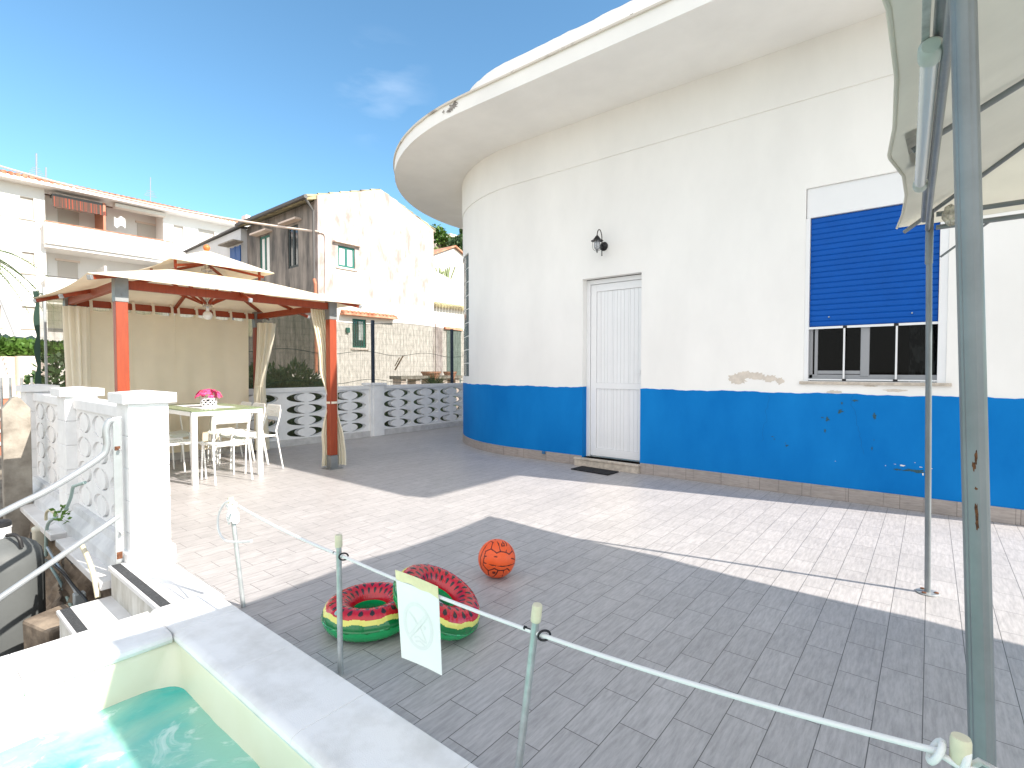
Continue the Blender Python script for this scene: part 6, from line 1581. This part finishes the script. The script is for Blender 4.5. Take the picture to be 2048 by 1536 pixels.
# things in the yard behind the net
def yard():
    m = MB(); c = gX(545, 760, -10.5)
    for k in range(6): leafcloud(m, (-10.5, c.y + .22 * k - .4, .75 + .12 * math.sin(k * 2)), (.35, .32, .42), 500, .16, 60 + k, aspect=.16)
    b = empty('oleander_bush', (-10.5, c.y, -.4), 'dark leafy oleander bush behind the net beside the gathered curtain', 'bush'); m.build('foliage', M['leafd'], b)
    m = MB(); m.tube([(-10.5, c.y, -.45), (-10.5, c.y + .1, .6)], .03, 6); m.build('stem', M['bark'], b)
    # picket fence
    f = empty('picket_fence', (-11, 6, -.4), 'dark green picket fence in the yard behind the balustrade', 'fence')
    a, b2 = gX(560, 758, -11.0), gX(655, 758, -11.0)
    for k in range(16): y = lerp(a.y, b2.y, k / 15); m = MB(); m.box(-11.02, -10.98, y - .05, y + .03, -.45, a.z + .0); m.build('picket', M['greenpaint'] if False else M['leafd'], f)
    c2_ = gX(910, 790, -11.0); e_ = gX(700, 778, -11.0)
    for k in range(34): y = lerp(b2.y + .25, c2_.y, k / 33); m = MB(); m.box(-11.02, -10.98, y - .05, y + .04, -.45, e_.z); m.build('picket', M['leafd'], f)
    m = MB(); m.box(-11.05, -11.02, a.y, c2_.y, .2, .28); m.build('rail', M['leafd'], f)
    m = MB()
    for k in range(22): leafcloud(m, (-8.9 + .2 * math.sin(k), 2.6 + .34 * k, -.12), (.28, .3, .38), 260, .10, 130 + k, aspect=.3)  # planting added; its dark leaves also stand in for shadow on the ground
    tag(m.build('low_planting', M['leafd']), 'dark low planting behind the far balustrade', kind='stuff')
    # white low wall
    a, b2 = gX(578, 748, -13.5), gX(640, 748, -13.5); m = MB(); m.box(-13.7, -13.5, a.y, b2.y, -.45, a.z); tag(m.build('yard_wall', M['plaster']), 'low white wall behind the dark picket fence', 'wall')
    # potted yucca + terracotta pots on a bench
    c = gX(868, 760, -12.0); y = empty('yucca_plant', (-12, c.y, .2), 'spiky dark green yucca behind the balustrade near the round house', 'plant')
    m = MB(); rr = random.Random(77)
    for k in range(90):
        az, el = rr.random() * 2 * PI, rr.uniform(.1, 1.35); d = V(math.cos(az) * math.cos(el), math.sin(az) * math.cos(el), math.sin(el)); L = rr.uniform(.4, .62); o = V(-12, c.y, c.z - .25); e = d.cross(V(0, 0, 1)).normalized() * .014
        m.add([o - e, o + d * L * .5 - e, o + d * L - V(0, 0, .04), o + d * L * .5 + e, o + e], [(0, 1, 2, 3, 4)])
    m.build('leaves', M['leafd'], y); m = MB(); m.lathe((-12, c.y, 0), [(.14, -.45), (.16, .5), (.15, c.z - .22)], 12); m.build('trunk', M['bark'], y)
    for (px, py, s_, lab) in ((862, 747, 1, 'wide terracotta planter on the bench behind the yucca'), (900, 747, .7, 'smaller terracotta planter near the grey-green door')):
        q = gX(px, py, -15.5); m = MB(); m.lathe((-15.5, q.y, q.z - .12), [(.28 * s_, -.12), (.36 * s_, .12), (.40 * s_, .13), (.40 * s_, .2)], 16); tag(m.build('planter', M['rooftile'], smooth=True), lab, 'planter', 'terracotta planters in the yard')
    a, b2 = gX(792, 752, -15.6), gX(915, 752, -15.6)
    t = empty('stone_bench', (-15.6, a.y, 0), 'long stone bench on short piers against the yard wall', 'bench')
    m = MB(); m.box(-16, -15.3, a.y, b2.y, a.z - .12, a.z); m.build('slab', M['concrete'], t)
    for k in range(5): yy = lerp(a.y + .2, b2.y - .2, k / 4); m = MB(); m.box(-15.9, -15.4, yy - .12, yy + .12, -.45, a.z - .121); m.build('pier', M['plasterp'], t)
    m = MB(); q0, q1 = gX(790, 740, -16.2), gX(806, 712, -16.2); m.tube([q0, q1], .03, 6); q0, q1 = gX(790, 732, -16.2), gX(799, 715, -16.2); m.tube([q0, q1], .02, 6)
    tag(m.build('leaning_pole', M['bark']), 'thin wooden pole leaning on the yard wall', 'pole')
    # utility meter box beside the green barred window
    q = gX(696, 660, XO + .1); m = MB(); m.box(XO, XO + .15, q.y - .08, q.y + .08, q.z - .12, q.z + .10); mb_ = m.build('meter_box', M['greenpaint'], oh, bevel=.01)
yard()
